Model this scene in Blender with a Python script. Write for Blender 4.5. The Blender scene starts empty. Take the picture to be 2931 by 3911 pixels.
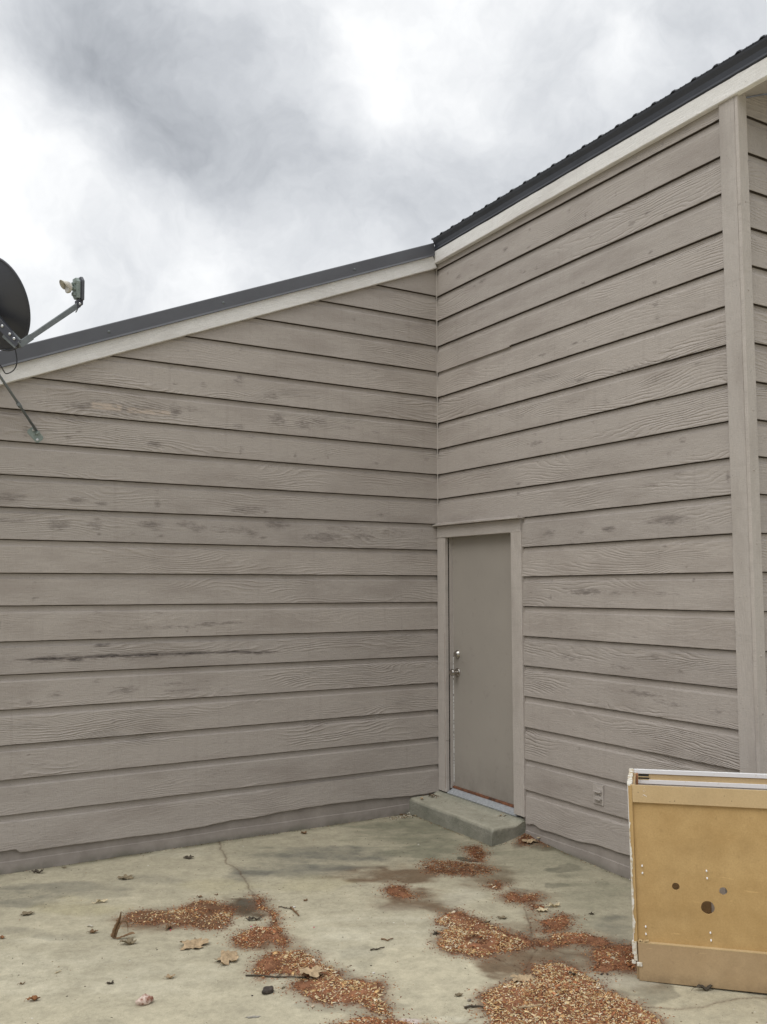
import bpy, bmesh, math, random
import numpy as np
from mathutils import Vector, Matrix, noise as mn
random.seed(7); RNG = np.random.default_rng(7)
R = math.radians
sc = bpy.context.scene
C = sc.collection
# ------------------------------------------------------------------ measured data (metres)
SKY0 = .85; SKYK = .72; SUN_E = 1.1; ZEN = 2.1
SIDING = (.405, .367, .333); TRIM = (.455, .418, .382); FASCIA = (.79, .78, .755); DOORC = (.325, .297, .262)
METALC = (.095, .098, .110); PATIO = (.440, .400, .290)
CAM=[-4.2227, -6.2416, 1.5702]
CAMR=[0.860678, -0.50915, -0.000551]
CAMU=[-0.041164, -0.070663, 0.996651]
CAMF=[0.507483, 0.857772, 0.081777]
FOC=1967.82
SAW={'pile_thin': [(-0.949, -1.178), (-0.831, -1.13), (-0.718, -1.237), (-0.617, -1.375), (-0.608, -1.496), (-0.734, -1.532), (-0.895, -1.454), (-0.986, -1.327)], 'pile_dark': [(-0.466, -1.009), (-0.398, -1.027), (-0.444, -1.195), (-0.577, -1.321), (-0.568, -1.205)], 'b': [(-1.374, -1.463), (-1.327, -1.431), (-1.287, -1.482), (-1.315, -1.675), (-1.364, -1.668), (-1.423, -1.563)], 'c': [(-0.829, -1.754), (-0.747, -1.708), (-0.751, -1.767), (-0.823, -1.807)], 'd': [(-0.86, -1.929), (-0.787, -1.91), (-0.782, -1.976), (-0.717, -1.983), (-0.678, -2.006), (-0.742, -2.061), (-0.834, -2.068), (-0.903, -2.027)], 'd2': [(-0.821, -2.135), (-0.791, -2.167), (-0.809, -2.215), (-0.838, -2.169)], 'e': [(-0.942, -2.344), (-0.868, -2.348), (-0.788, -2.321), (-0.775, -2.362), (-0.827, -2.439), (-0.909, -2.482), (-1.003, -2.502), (-1.052, -2.486), (-0.966, -2.435)], 'f': [(-1.396, -2.048), (-1.31, -1.989), (-1.222, -1.999), (-1.227, -2.094), (-1.217, -2.181), (-1.209, -2.239), (-1.199, -2.348), (-1.198, -2.424), (-1.156, -2.485), (-1.168, -2.538), (-1.221, -2.577), (-1.313, -2.568), (-1.372, -2.556), (-1.461, -2.559), (-1.512, -2.551), (-1.537, -2.469), (-1.583, -2.453), (-1.598, -2.353), (-1.571, -2.299), (-1.515, -2.272), (-1.494, -2.198), (-1.412, -2.196), (-1.394, -2.155), (-1.418, -2.102)], 'g': [(-1.141, -2.53), (-1.086, -2.586), (-1.017, -2.519), (-0.933, -2.556), (-0.864, -2.61), (-0.831, -2.678), (-0.852, -2.749), (-0.898, -2.769), (-0.944, -2.706), (-1.039, -2.65), (-1.12, -2.625), (-1.175, -2.57)], 'h': [(-1.01, -2.793), (-0.945, -2.764), (-0.85, -2.786), (-0.755, -2.83), (-0.851, -2.954), (-0.972, -3.051), (-1.041, -2.999), (-1.123, -3.001), (-1.143, -2.949), (-1.06, -2.894)], 'i': [(-1.405, -2.834), (-1.354, -2.783), (-1.279, -2.786), (-1.221, -2.831), (-1.212, -2.898), (-1.217, -2.956), (-1.215, -3.045), (-1.248, -3.12), (-1.283, -3.136), (-1.24, -3.179), (-1.238, -3.252), (-1.235, -3.322), (-1.244, -3.401), (-1.303, -3.539), (-1.508, -3.535), (-1.879, -3.315), (-1.945, -3.158), (-1.853, -3.12), (-1.825, -3.04), (-1.807, -2.983), (-1.765, -2.921), (-1.707, -2.884), (-1.62, -2.862), (-1.551, -2.865), (-1.485, -2.885), (-1.431, -2.897)], 'j': [(-0.134, -1.162), (-0.014, -1.05), (0.073, -1.03), (0.078, -1.128), (0.018, -1.297), (-0.022, -1.295), (-0.028, -1.203), (-0.112, -1.22)], 'k': [(-2.4, -2.811), (-2.341, -2.798), (-2.278, -2.82), (-2.229, -2.865), (-2.159, -2.938), (-2.051, -3.065), (-2.203, -3.123), (-2.441, -2.981)], 'l': [(-2.496, -2.146), (-2.414, -2.026), (-2.345, -2.001), (-2.271, -2.022), (-2.2, -2.053), (-2.203, -2.13), (-2.205, -2.236), (-2.177, -2.295), (-2.19, -2.368), (-2.198, -2.461), (-2.123, -2.487), (-2.127, -2.523), (-2.067, -2.549), (-2.089, -2.621), (-2.128, -2.653), (-2.151, -2.745), (-2.157, -2.809), (-2.189, -2.848), (-2.212, -2.81), (-2.21, -2.727), (-2.231, -2.68), (-2.298, -2.649), (-2.351, -2.618), (-2.388, -2.57), (-2.403, -2.508), (-2.388, -2.462), (-2.426, -2.411), (-2.389, -2.348), (-2.313, -2.355), (-2.348, -2.294), (-2.391, -2.249), (-2.444, -2.227), (-2.502, -2.233)], 'm': [(-2.427, -1.719), (-2.382, -1.683), (-2.324, -1.668), (-2.281, -1.649), (-2.226, -1.687), (-2.178, -1.741), (-2.227, -1.812), (-2.223, -1.9), (-2.268, -1.979), (-2.262, -1.889), (-2.279, -1.831), (-2.323, -1.852), (-2.381, -1.889), (-2.432, -1.87), (-2.447, -1.803)], 'm2': [(-2.092, -1.198), (-2.082, -1.266), (-2.13, -1.358), (-2.112, -1.47), (-2.117, -1.565), (-2.172, -1.667), (-2.195, -1.719), (-2.215, -1.694), (-2.145, -1.576), (-2.132, -1.472), (-2.152, -1.374)], 'n': [(-2.828, -1.143), (-2.772, -1.093), (-2.697, -1.108), (-2.63, -1.177), (-2.555, -1.164), (-2.469, -1.126), (-2.391, -1.113), (-2.326, -1.167), (-2.297, -1.288), (-2.326, -1.413), (-2.391, -1.511), (-2.462, -1.56), (-2.526, -1.522), (-2.572, -1.43), (-2.629, -1.396), (-2.666, -1.321), (-2.737, -1.305), (-2.81, -1.262)]}
STAINS=[(-1.394, -2.392, 0.034, -0.02, 0.022, 0.029, 'hole', 1), (-1.114, -1.269, 0.356, -0.212, 0.101, 0.161, 'brown', 0.55), (-1.311, -1.115, 0.145, -0.087, 0.034, 0.061, 'brown', 0.4), (-0.734, -1.532, 0.22, -0.13, 0.169, 0.228, 'brown', 0.45), (-2.179, -1.269, 0.115, -0.068, 0.074, 0.182, 'dbrown', 0.8), (-2.141, -1.292, 0.054, -0.032, 0.05, 0.121, 'dark', 0.55), (-2.257, -1.369, 0.112, -0.067, 0.037, 0.093, 'dbrown', 0.4), (-1.365, -1.753, 0.216, -0.127, 0.098, 0.153, 'brown', 0.55), (-1.292, -1.885, 0.091, -0.054, 0.042, 0.062, 'brown', 0.45), (-1.256, -1.817, 0.107, -0.064, 0.065, 0.097, 'brown', 0.5), (-1.172, -2.313, 0.092, -0.055, 0.062, 0.079, 'brown', 0.5), (-1.157, -2.398, 0.049, -0.029, 0.034, 0.042, 'dark', 0.45), (-1.374, -2.644, 0.131, -0.077, 0.089, 0.111, 'brown', 0.65), (-1.208, -2.585, 0.149, -0.088, 0.078, 0.093, 'brown', 0.5), (-1.171, -2.742, 0.131, -0.078, 0.077, 0.087, 'brown', 0.35), (-0.955, -2.255, 0.044, -0.026, 0.138, 0.167, 'brown', 0.4), (-0.208, -1.695, 0.077, -0.046, 0.058, 0.064, 'dark', 0.4), (-0.269, -1.659, 0.043, -0.026, 0.026, 0.03, 'dark', 0.35), (-0.49, -1.955, 0.049, -0.029, 0.026, 0.031, 'dark', 0.4), (-0.719, -1.869, 0.064, -0.038, 0.029, 0.035, 'dark', 0.4), (-0.795, -1.74, 0.065, -0.039, 0.053, 0.07, 'brown', 0.3), (-0.626, -1.223, 0.058, -0.035, 0.035, 0.048, 'black', 1.0), (-0.783, -2.006, 0.148, -0.088, 0.102, 0.126, 'brown', 0.3), (-0.907, -2.418, 0.107, -0.064, 0.122, 0.139, 'brown', 0.45), (-0.998, -2.663, 0.204, -0.121, 0.112, 0.123, 'brown', 0.3), (-1.192, -3.226, 0.154, -0.091, 0.068, 0.067, 'dark', 0.4), (-1.034, -2.867, 0.195, -0.116, 0.132, 0.138, 'dark', 0.2), (-2.321, -1.806, 0.152, -0.09, 0.066, 0.155, 'brown', 0.4), (-2.324, -2.102, 0.17, -0.1, 0.054, 0.119, 'brown', 0.35), (-2.246, -2.414, 0.099, -0.058, 0.054, 0.104, 'brown', 0.4), (-2.27, -2.709, 0.174, -0.103, 0.035, 0.064, 'dark', 0.25), (-2.615, -1.297, 0.278, -0.165, 0.058, 0.184, 'brown', 0.45), (-1.323, -3.019, 0.256, -0.152, 0.135, 0.148, 'brown', 0.35), (-0.04, -1.218, 0.121, -0.072, 0.088, 0.105, 'dbrown', 0.6), (-1.999, -2.25, 0.079, -0.047, 0.055, 0.099, 'dark', 0.22), (-2.415, -1.891, 0.087, -0.052, 0.03, 0.074, 'brown', 0.4), (-2.985, -0.506, 0.338, -0.201, 0.028, 0.132, 'grey', 0.55), (-2.573, -0.546, 0.216, -0.129, 0.034, 0.121, 'grey', 0.4), (-3.26, -0.566, 0.156, -0.093, 0.015, 0.098, 'grey', 0.5), (-3.321, -0.468, 0.094, -0.056, 0.026, 0.174, 'grey', 0.3), (-1.37, -0.687, 0.47, -0.279, 0.115, 0.224, 'grey', 0.75), (-0.605, -0.456, 0.377, -0.223, 0.16, 0.256, 'green', 0.7), (-0.788, -0.948, 0.229, -0.136, 0.1, 0.154, 'green', 0.6), (-1.711, -0.803, 0.242, -0.143, 0.069, 0.149, 'grey', 0.6), (-1.943, -0.74, 0.094, -0.056, 0.037, 0.089, 'grey', 0.6), (-0.637, -0.486, 0.345, -0.205, 0.272, 0.436, 'green', 0.5), (-0.62, -1.005, 0.349, -0.208, 0.128, 0.184, 'green', 0.35), (-0.188, -1.552, 0.494, -0.293, 0.274, 0.316, 'green', 0.4), (-0.398, -2.204, 0.235, -0.139, 0.327, 0.342, 'green', 0.45), (-0.639, -2.629, 0.107, -0.064, 0.163, 0.162, 'grey', 0.5), (-3.001, -0.87, 0.197, -0.117, 0.028, 0.13, 'yellow', 0.5), (-2.216, -0.896, 0.211, -0.126, 0.051, 0.138, 'yellow', 0.4), (-1.759, -1.134, 0.213, -0.126, 0.077, 0.159, 'yellow', 0.35), (-3.314, -1.143, 0.35, -0.207, 0.01, 0.057, 'grey', 0.35), (-1.72, -0.308, 0.186, -0.11, 0.088, 0.211, 'green', 0.25), (-1.998, -0.781, 0.101, -0.06, 0.047, 0.118, 'grey', 0.6), (-1.667, -1.914, 0.304, -0.18, 0.13, 0.219, 'light', 0.35), (-3.195, -1.69, 0.574, -0.341, 0.064, 0.296, 'light', 0.25), (-1.088, -1.794, 0.094, -0.056, 0.094, 0.133, 'light', 0.5), (-1.147, -3.085, 0.123, -0.073, 0.06, 0.061, 'light', 0.5), (-2.221, -2.268, 0.191, -0.114, 0.161, 0.322, 'light', 0.25), (-2.231, -0.091, 0.183, -0.109, 0.034, 0.108, 'light', 0.3), (-2.151, -2.911, 0.068, -0.04, 0.029, 0.047, 'pink', 0.9), (-1.982, -3.011, 0.09, -0.054, 0.023, 0.034, 'light', 0.5)]
CRACKS=[[(-1.873, -0.001), (-1.93, -0.183), (-1.955, -0.339), (-2.01, -0.509), (-1.992, -0.578), (-1.996, -0.671), (-2.015, -0.771), (-2.036, -0.901), (-2.076, -1.047), (-2.078, -1.126), (-2.11, -1.249), (-2.143, -1.35), (-2.127, -1.447), (-2.137, -1.554), (-2.216, -1.693)], [(-0.879, -2.13), (-0.943, -2.234), (-1.008, -2.332), (-1.073, -2.423), (-1.152, -2.524), (-1.223, -2.622), (-1.295, -2.69), (-1.374, -2.75), (-1.44, -2.813), (-1.516, -2.867)], [(-1.452, -2.597), (-1.434, -2.672), (-1.424, -2.731), (-1.418, -2.786)], [(-1.175, -2.558), (-1.146, -2.656), (-1.119, -2.74), (-1.04, -2.798), (-1.014, -2.846)], [(-1.983, -3.058), (-1.895, -3.047), (-1.833, -3.051)], [(-1.252, -3.297), (-1.183, -3.353), (-1.104, -3.423), (-1.005, -3.459), (-0.897, -3.46), (-0.8, -3.486), (-0.681, -3.54), (-0.548, -3.586)]]
LEAVES=[(-2.892, -0.846, 0.096, 20, 'narrow', 'pale', 'thin pale curled leaf alone in the middle of the yellowish patio stain'), (-2.948, -1.429, 0.11, 200, 'upright', 'brown', 'tall curled brown leaf standing up off the concrete'), (-2.919, -1.529, 0.095, 15, 'curl', 'greybrown', 'grey brown leaf lying just in front of the tall curled standing leaf'), (-2.645, -1.72, 0.133, 30, 'lobed', 'tan', 'tan lobed leaf on bare concrete in front of the leftmost sawdust patch'), (-2.566, -1.969, 0.128, 75, 'lobed', 'tan', 'crumpled tan leaf just left of the long twig, nearer than its neighbour'), (-2.682, -1.429, 0.07, 80, 'curl', 'brown', 'small brown leaf touching the front edge of the leftmost sawdust patch'), (-3.037, -1.287, 0.058, 10, 'curl', 'brown', 'small brown leaf left of the tall curled standing leaf, nearer of two'), (-3.029, -1.192, 0.046, -20, 'narrow', 'white', 'small pale scrap of leaf behind a brown one, left of the standing leaf'), (-2.864, -2.028, 0.056, 15, 'curl', 'tan', 'small curled tan leaf in the open between the pinkish lump and the sawdust'), (-3.113, -1.948, 0.043, 0, 'curl', 'dark', 'small dark brown leaf behind the pinkish lump'), (-3.44, -1.949, 0.065, 15, 'curl', 'rust', 'rust brown curled leaf nearest the lower left corner of the patio'), (-3.282, -0.832, 0.062, 30, 'lobed', 'greybrown', 'crumbled grey brown leaf near the left edge among small crumbs'), (-3.101, -0.1, 0.09, -5, 'narrow', 'dark', 'dark narrow leaf against the foot of the left wall, the farthest left one'), (-2.935, -0.076, 0.041, 0, 'curl', 'greybrown', 'small grey green leaf by the left wall foot, right of the dark narrow one'), (-2.646, 0.022, 0.056, 10, 'narrow', 'dark', 'small dark scrap of leaf at the left wall foot below the wall crack'), (-2.19, -0.282, 0.079, -10, 'lobed', 'dark', 'dark lobed leaf near the left wall just left of the long patio crack'), (-2.655, -0.491, 0.088, 15, 'lobed', 'greybrown', 'flat grey tan leaf on the dark damp band near the left wall'), (-3.29, -1.701, 0.036, 50, 'narrow', 'pale', 'tiny pale curled leaf at the left, behind the rust brown one'), (-3.456, -1.75, 0.034, 30, 'narrow', 'brown', 'tiny narrow brown leaf close to the left edge of the patio'), (-3.454, -1.128, 0.047, 0, 'curl', 'rust', 'rust red leaf cut by the left edge of the photo'), (-2.378, -1.044, 0.04, 0, 'curl', 'brown', 'small brown leaf behind the leftmost sawdust patch, left one of two'), (-2.282, -1.053, 0.028, 0, 'curl', 'brown', 'small brown leaf behind the leftmost sawdust patch, right one of two'), (-2.682, -2.574, 0.068, 10, 'narrow', 'clear', 'faded grey skeleton leaf at the bottom left of centre'), (-1.277, -0.13, 0.058, 0, 'curl', 'brown', 'small brown leaf near the left wall, alone beyond the dark damp band'), (-2.251, -1.546, 0.103, 8, 'narrow', 'dark', 'long dark shrivelled leaf between the two left sawdust patches'), (-1.88, -1.407, 0.033, 30, 'curl', 'brown', 'small brown leaf behind the little dark forked twig'), (-2.308, -2.361, 0.122, 20, 'lobed', 'tan', 'big tan leaf lying across the middle of the long sawdust trail'), (-2.46, -2.386, 0.032, 60, 'narrow', 'greybrown', 'tiny olive leaf beside the dark clod'), (-0.252, -0.118, 0.055, 90, 'curl', 'tan', 'upright tan leaf against the left end of the concrete step, right one'), (-0.301, -0.111, 0.049, 60, 'curl', 'pale', 'pale tan leaf against the left end of the concrete step, middle one'), (-0.312, -0.024, 0.045, 20, 'curl', 'white', 'whitish leaf scrap by the step, left of the tan pair'), (-0.379, -0.025, 0.052, 0, 'curl', 'brown', 'brown leaf scrap in the litter farthest left of the step'), (-1.833, -2.849, 0.044, 20, 'curl', 'greybrown', 'grey brown curled leaf alone left of the big front sawdust pile'), (-1.498, -2.867, 0.098, 10, 'lobed', 'tan', 'broad tan leaf on the back left edge of the big front sawdust pile'), (-1.281, -2.967, 0.058, -30, 'narrow', 'dark', 'dark narrow leaf on top of the big front sawdust pile'), (-1.23, -2.253, 0.051, 20, 'curl', 'greybrown', 'grey leaf on the back edge of the middle sawdust pile'), (-1.094, -2.206, 0.047, -10, 'lobed', 'greybrown', 'small olive leaf between the middle sawdust pile and the long crack'), (-0.835, -2.231, 0.061, 10, 'lobed', 'pale', 'pale tattered leaf nearer the crack, left one of the pair by the cabinet'), (-0.738, -2.214, 0.092, 10, 'narrow', 'pale', 'pale wide tattered leaf, right one of the pair beyond the rust dust patch'), (-0.634, -2.404, 0.042, 20, 'curl', 'dark', 'small dark curled leaf alone in the open left of the cabinet'), (-0.081, -1.216, 0.105, 10, 'lobed', 'tan', 'tan leaf at the front of the litter heap by the right end of the step'), (0.002, -1.243, 0.078, -10, 'curl', 'pale', 'pale leaf at the right of the litter heap by the right wall'), (-1.525, -2.209, 0.05, 20, 'curl', 'dark', 'dark leaf at the left tip of the middle sawdust pile'), (-0.031, -0.885, 0.085, 20, 'lobed', 'tan', 'small tan leaf resting on top of the concrete step'), (-0.868, -3.357, 0.1, 5, 'narrow', 'dark', 'thin dark leaf in front of the cabinet base')]
TWIGS=[([(-2.557, -2.18), (-2.446, -2.266), (-2.327, -2.35)], 0.004, 'dark', 'long thin twig poking out left of the sawdust trail'), ([(-2.005, -1.476), (-2.013, -1.543), (-2.021, -1.617)], 0.006, 'brown', 'short dark forked twig on the bare concrete right of the patio crack'), ([(-2.055, -1.426), (-2.032, -1.46), (-2.008, -1.503)], 0.003, 'dark', 'hair thin twig joining the forked twig from the left'), ([(-1.706, -3.102), (-1.66, -3.118), (-1.615, -3.131)], 0.006, 'tan', 'pale straight twig lying on the big front sawdust pile'), ([(-1.882, -2.956), (-1.838, -2.97), (-1.811, -2.994)], 0.005, 'dark', 'dark twig on concrete left of the big front sawdust pile'), ([(-1.802, -2.126), (-1.785, -2.16), (-1.747, -2.151)], 0.004, 'brown', 'small brown twig in the open left of the middle sawdust pile'), ([(-1.92, -2.219), (-1.89, -2.23), (-1.843, -2.226)], 0.004, 'dark', 'small dark twig on the damp spot right of the sawdust trail')]
STONES=[(-3.036, -2.216, 0.06, 'pink', 'pinkish white and brown lump at the front of the patio', 'lump'), (-2.537, -2.392, 0.048, 'black', 'dark brown clod on the concrete in front of the sawdust trail', 'clod'), (-1.822, -2.909, 0.016, 'grey', 'small grey pebble left of the big front sawdust pile', 'pebble'), (-2.609, -2.385, 0.008, 'black', 'tiny black pebble just left of the dark clod', 'pebble'), (-1.143, -3.006, 0.012, 'black', 'black pebble in front of the sawdust beside the cabinet, left of two', 'pebble'), (-1.119, -3.019, 0.01, 'black', 'black pebble in front of the sawdust beside the cabinet, right of two', 'pebble'), (-1.983, -1.475, 0.014, 'white', 'white pebble beside the short dark forked twig', 'pebble'), (-2.036, -2.455, 0.011, 'white', 'white oval pebble in the open right of the long sawdust trail', 'pebble'), (-0.714, -0.786, 0.01, 'white', 'white pebble on damp concrete in front of the step', 'pebble'), (-2.427, -2.616, 0.013, 'cream', 'cream coloured pebble in front of the long sawdust trail', 'pebble')]
SKYB=[(0.2037, 0.8463, 0.4923, 0.0762, -0.3), (0.2833, 0.8493, 0.4454, 0.0661, -0.26), (0.3494, 0.8404, 0.4143, 0.0559, -0.22), (0.4116, 0.8167, 0.4046, 0.0457, -0.16), (0.1468, 0.8407, 0.5213, 0.061, -0.16), (0.2284, 0.8121, 0.5369, 0.061, -0.16), (0.4318, 0.7373, 0.5196, 0.0407, 0.24), (0.4762, 0.6896, 0.5457, 0.061, 0.16), (0.3842, 0.7445, 0.546, 0.0305, 0.16), (0.4297, 0.7613, 0.4855, 0.0229, 0.16), (0.6081, 0.6023, 0.5172, 0.0305, 0.22), (0.6061, 0.5876, 0.536, 0.0254, 0.1), (0.558, 0.6724, 0.4863, 0.0661, -0.1), (0.5564, 0.7082, 0.4346, 0.0813, -0.14), (0.4966, 0.772, 0.3967, 0.0559, -0.14), (0.4799, 0.7908, 0.38, 0.0407, -0.06), (0.1536, 0.921, 0.358, 0.0559, 0.2), (0.1343, 0.8944, 0.4266, 0.0407, 0.2), (0.3406, 0.8672, 0.3632, 0.0457, 0.32), (0.3907, 0.8391, 0.3785, 0.0356, 0.2), (0.2552, 0.8917, 0.3737, 0.0457, 0.14), (0.2469, 0.9095, 0.3344, 0.0457, 0.05), (0.1918, 0.9444, 0.2672, 0.0762, -0.02), (0.6716, 0.5588, 0.4865, 0.0661, -0.05), (0.6093, 0.6853, 0.3989, 0.061, -0.05), (0.3918, 0.7785, 0.4903, 0.0356, 0.08), (0.1205, 0.8695, 0.4791, 0.0457, 0.05), (0.6742, 0.5282, 0.5162, 0.061, 0.04)]
DISH_C=[-3.5272, -0.7445, 3.1818]
DISH_A=[0.7849, 0.4532, 0.4226]
DISH_R=0.24
DISH_ROT=-0.3
DISH_ASP=1.1
DP={'arm0': [-3.432, -0.9498, 2.9102], 'arm1': [-3.1042, -0.8232, 3.2172], 'lnb': [-3.0924, -0.805, 3.3191], 'horn': [-3.1641, -0.8206, 3.3163], 'collar': [-3.31, 0.1186, 2.8078], 'strut_far': [-3.6477, -0.2637, 3.1667], 'br0': [-3.432, -0.9498, 2.9102], 'br1': [-3.5927, -0.874, 3.1123], 'cab0': [-3.5764, -0.6923, 2.9395], 'cab1': [-3.481, -0.8053, 2.9211], 'cab2': [-3.4281, -0.8938, 2.9105], 'c0': [-3.4868, -0.7485, 2.9737], 'c1': [-3.4451, -0.7715, 2.9552], 'c2': [-3.421, -0.7774, 2.8683], 'c3': [-3.43, -0.7666, 2.8104], 'c4': [-3.4699, -0.7405, 2.7841], 'c5': [-3.5366, -0.7028, 2.8026], 'back': [-3.621, -0.8029, 3.1534], 'lw': [-3.5538, -0.8836, 2.9716]}
LST=[(-3.328, 2.143, 0.115, 0.0305, 0.55), (-2.905, 2.143, 0.072, 0.0295, 0.55), (-2.75, 2.129, 0.042, 0.016, 0.55), (-2.363, 2.147, 0.025, 0.0441, 0.4), (-2.364, 2.235, 0.017, 0.0276, 0.25), (-2.393, 2.56, 0.067, 0.0244, 0.6), (-2.977, 2.563, 0.032, 0.0148, 0.55), (-2.902, 2.607, 0.036, 0.0096, 0.5), (-2.909, 2.673, 0.082, 0.0213, 0.3), (-1.749, 2.57, 0.012, 0.0467, 0.5), (-3.254, 2.548, 0.058, 0.0145, 0.35), (-3.241, 2.591, 0.024, 0.0311, 0.4), (-3.323, 1.996, 0.124, 0.0182, 0.5), (-3.022, 1.981, 0.08, 0.0416, 0.55), (-2.768, 1.99, 0.042, 0.0478, 0.5), (-2.83, 1.987, 0.062, 0.0148, 0.4), (-2.404, 2.002, 0.1, 0.0241, 0.6), (-2.359, 1.965, 0.067, 0.0154, 0.4), (-2.157, 2.011, 0.081, 0.0279, 0.5), (-2.064, 1.98, 0.07, 0.0281, 0.55), (-1.839, 1.987, 0.246, 0.0343, 0.35), (-1.667, 1.97, 0.075, 0.0463, 0.4), (-2.756, 1.921, 0.019, 0.0149, 0.6), (-2.528, 1.935, 0.019, 0.013, 0.5), (-2.341, 1.924, 0.031, 0.011, 0.55), (-3.209, 2.35, 0.029, 0.0165, 0.3), (-2.992, 2.361, 0.028, 0.0147, 0.25), (-2.799, 2.399, 0.042, 0.0171, 0.3), (-2.617, 2.788, 0.366, 0.0603, 0.45), (-2.912, 2.78, 0.114, 0.0321, 0.45), (-2.251, 2.813, 0.046, 0.0565, 0.6), (-2.125, 2.837, 0.106, 0.0251, 0.4), (-1.78, 3.084, 0.049, 0.0413, 0.4), (-2.48, 2.98, 0.011, 0.0223, 0.4), (-2.255, 3.006, 0.023, 0.017, 0.35), (-2.045, 3.018, 0.03, 0.0346, 0.35), (-1.759, 3.317, 0.037, 0.0178, 0.35), (-2.246, 3.115, 0.104, 0.0137, 0.25), (-1.706, 2.13, 0.074, 0.0464, 0.4), (-1.776, 2.743, 0.049, 0.0211, 0.45), (-2.534, 2.461, 0.027, 0.0197, 0.35), (-2.317, 2.661, 0.079, 0.0112, 0.25), (-1.676, 2.67, 0.063, 0.0235, 0.3), (-3.066, 1.107, 0.198, 0.0142, 0.95), (-2.888, 1.1, 0.071, 0.0206, 0.9), (-2.663, 1.109, 0.267, 0.0136, 0.95), (-2.397, 1.107, 0.222, 0.015, 0.95), (-2.118, 1.107, 0.232, 0.0131, 0.95), (-1.826, 1.107, 0.243, 0.0112, 0.9), (-1.595, 1.093, 0.163, 0.0137, 0.8), (-3.017, 1.105, 0.334, 0.0305, 0.35), (-2.342, 1.105, 0.576, 0.0301, 0.35), (-2.717, 1.181, 0.062, 0.0136, 0.75), (-2.675, 1.185, 0.016, 0.021, 0.5), (-2.553, 0.881, 0.085, 0.0294, 0.55), (-2.637, 0.865, 0.063, 0.0125, 0.35), (-2.17, 0.854, 0.137, 0.013, 0.45), (-2.227, 0.9, 0.159, 0.0173, 0.35), (-2.023, 0.911, 0.07, 0.0132, 0.3), (-3.011, 0.877, 0.059, 0.0223, 0.45), (-3.169, 0.833, 0.021, 0.012, 0.55), (-2.742, 0.949, 0.031, 0.0187, 0.35), (-2.29, 1.292, 0.343, 0.013, 0.4), (-1.948, 1.306, 0.143, 0.0178, 0.5), (-1.793, 1.314, 0.097, 0.0158, 0.45), (-2.132, 1.266, 0.014, 0.0242, 0.5), (-2.75, 1.271, 0.041, 0.0094, 0.45), (-2.753, 1.397, 0.036, 0.0126, 0.4), (-2.348, 1.393, 0.044, 0.013, 0.4), (-3.15, 1.494, 0.015, 0.0142, 0.65), (-3.153, 1.6, 0.015, 0.0102, 0.4), (-3.358, 1.326, 0.011, 0.0298, 0.5), (-3.096, 0.439, 0.077, 0.0099, 0.35), (-3.155, 0.511, 0.01, 0.0079, 0.5), (-3.158, 0.6, 0.008, 0.0059, 0.5), (-3.154, 0.302, 0.01, 0.0069, 0.5), (-3.156, 0.39, 0.01, 0.0069, 0.4), (-3.152, 0.086, 0.015, 0.0098, 0.6), (-1.967, 1.046, 0.011, 0.0077, 0.6), (-1.946, 1.189, 0.024, 0.0111, 0.35), (-2.632, 0.672, 0.042, 0.026, 0.3), (-1.932, 0.27, 0.058, 0.0436, 0.25), (-2.974, 0.257, 0.059, 0.02, 0.2), (-2.495, 0.672, 0.217, 0.021, 0.2), (-1.512, 2.996, 0.077, 0.03, 0.45), (-1.459, 2.822, 0.078, 0.054, 0.5), (-1.236, 2.806, 0.107, 0.0488, 0.45), (-1.129, 2.84, 0.082, 0.0369, 0.4), (-0.88, 2.813, 0.085, 0.0188, 0.4), (-1.766, 3.099, 0.05, 0.0354, 0.4), (-1.752, 2.56, 0.01, 0.0525, 0.55), (-1.316, 2.563, 0.013, 0.0241, 0.5), (-1.039, 2.571, 0.016, 0.0271, 0.5), (-1.154, 2.544, 0.024, 0.0146, 0.45), (-0.608, 2.551, 0.041, 0.0152, 0.4), (-0.127, 2.617, 0.016, 0.0184, 0.5), (-0.594, 2.8, 0.059, 0.0153, 0.35), (-1.451, 2.037, 0.116, 0.0531, 0.5), (-1.069, 1.947, 0.192, 0.0424, 0.55), (-0.737, 1.962, 0.143, 0.0372, 0.45), (-0.447, 1.996, 0.149, 0.038, 0.35), (-1.564, 1.93, 0.038, 0.0117, 0.6), (-1.56, 2.123, 0.025, 0.0105, 0.5), (-0.565, 2.137, 0.051, 0.0176, 0.45), (-1.691, 2.133, 0.163, 0.0406, 0.4), (-0.878, 2.02, 0.212, 0.0246, 0.35), (-1.65, 1.741, 0.012, 0.0161, 0.5), (-0.623, 3.304, 0.044, 0.0129, 0.3), (-1.131, 3.167, 0.011, 0.0198, 0.5), (-0.372, 2.33, 0.091, 0.0192, 0.25), (-0.156, 2.944, 0.141, 0.0264, 0.2), (-0.308, 3.719, 0.093, 0.0332, 0.25), (-0.812, 3.689, 0.022, 0.0154, 0.4), (-0.594, 3.618, 0.018, 0.0182, 0.3)]
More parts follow.
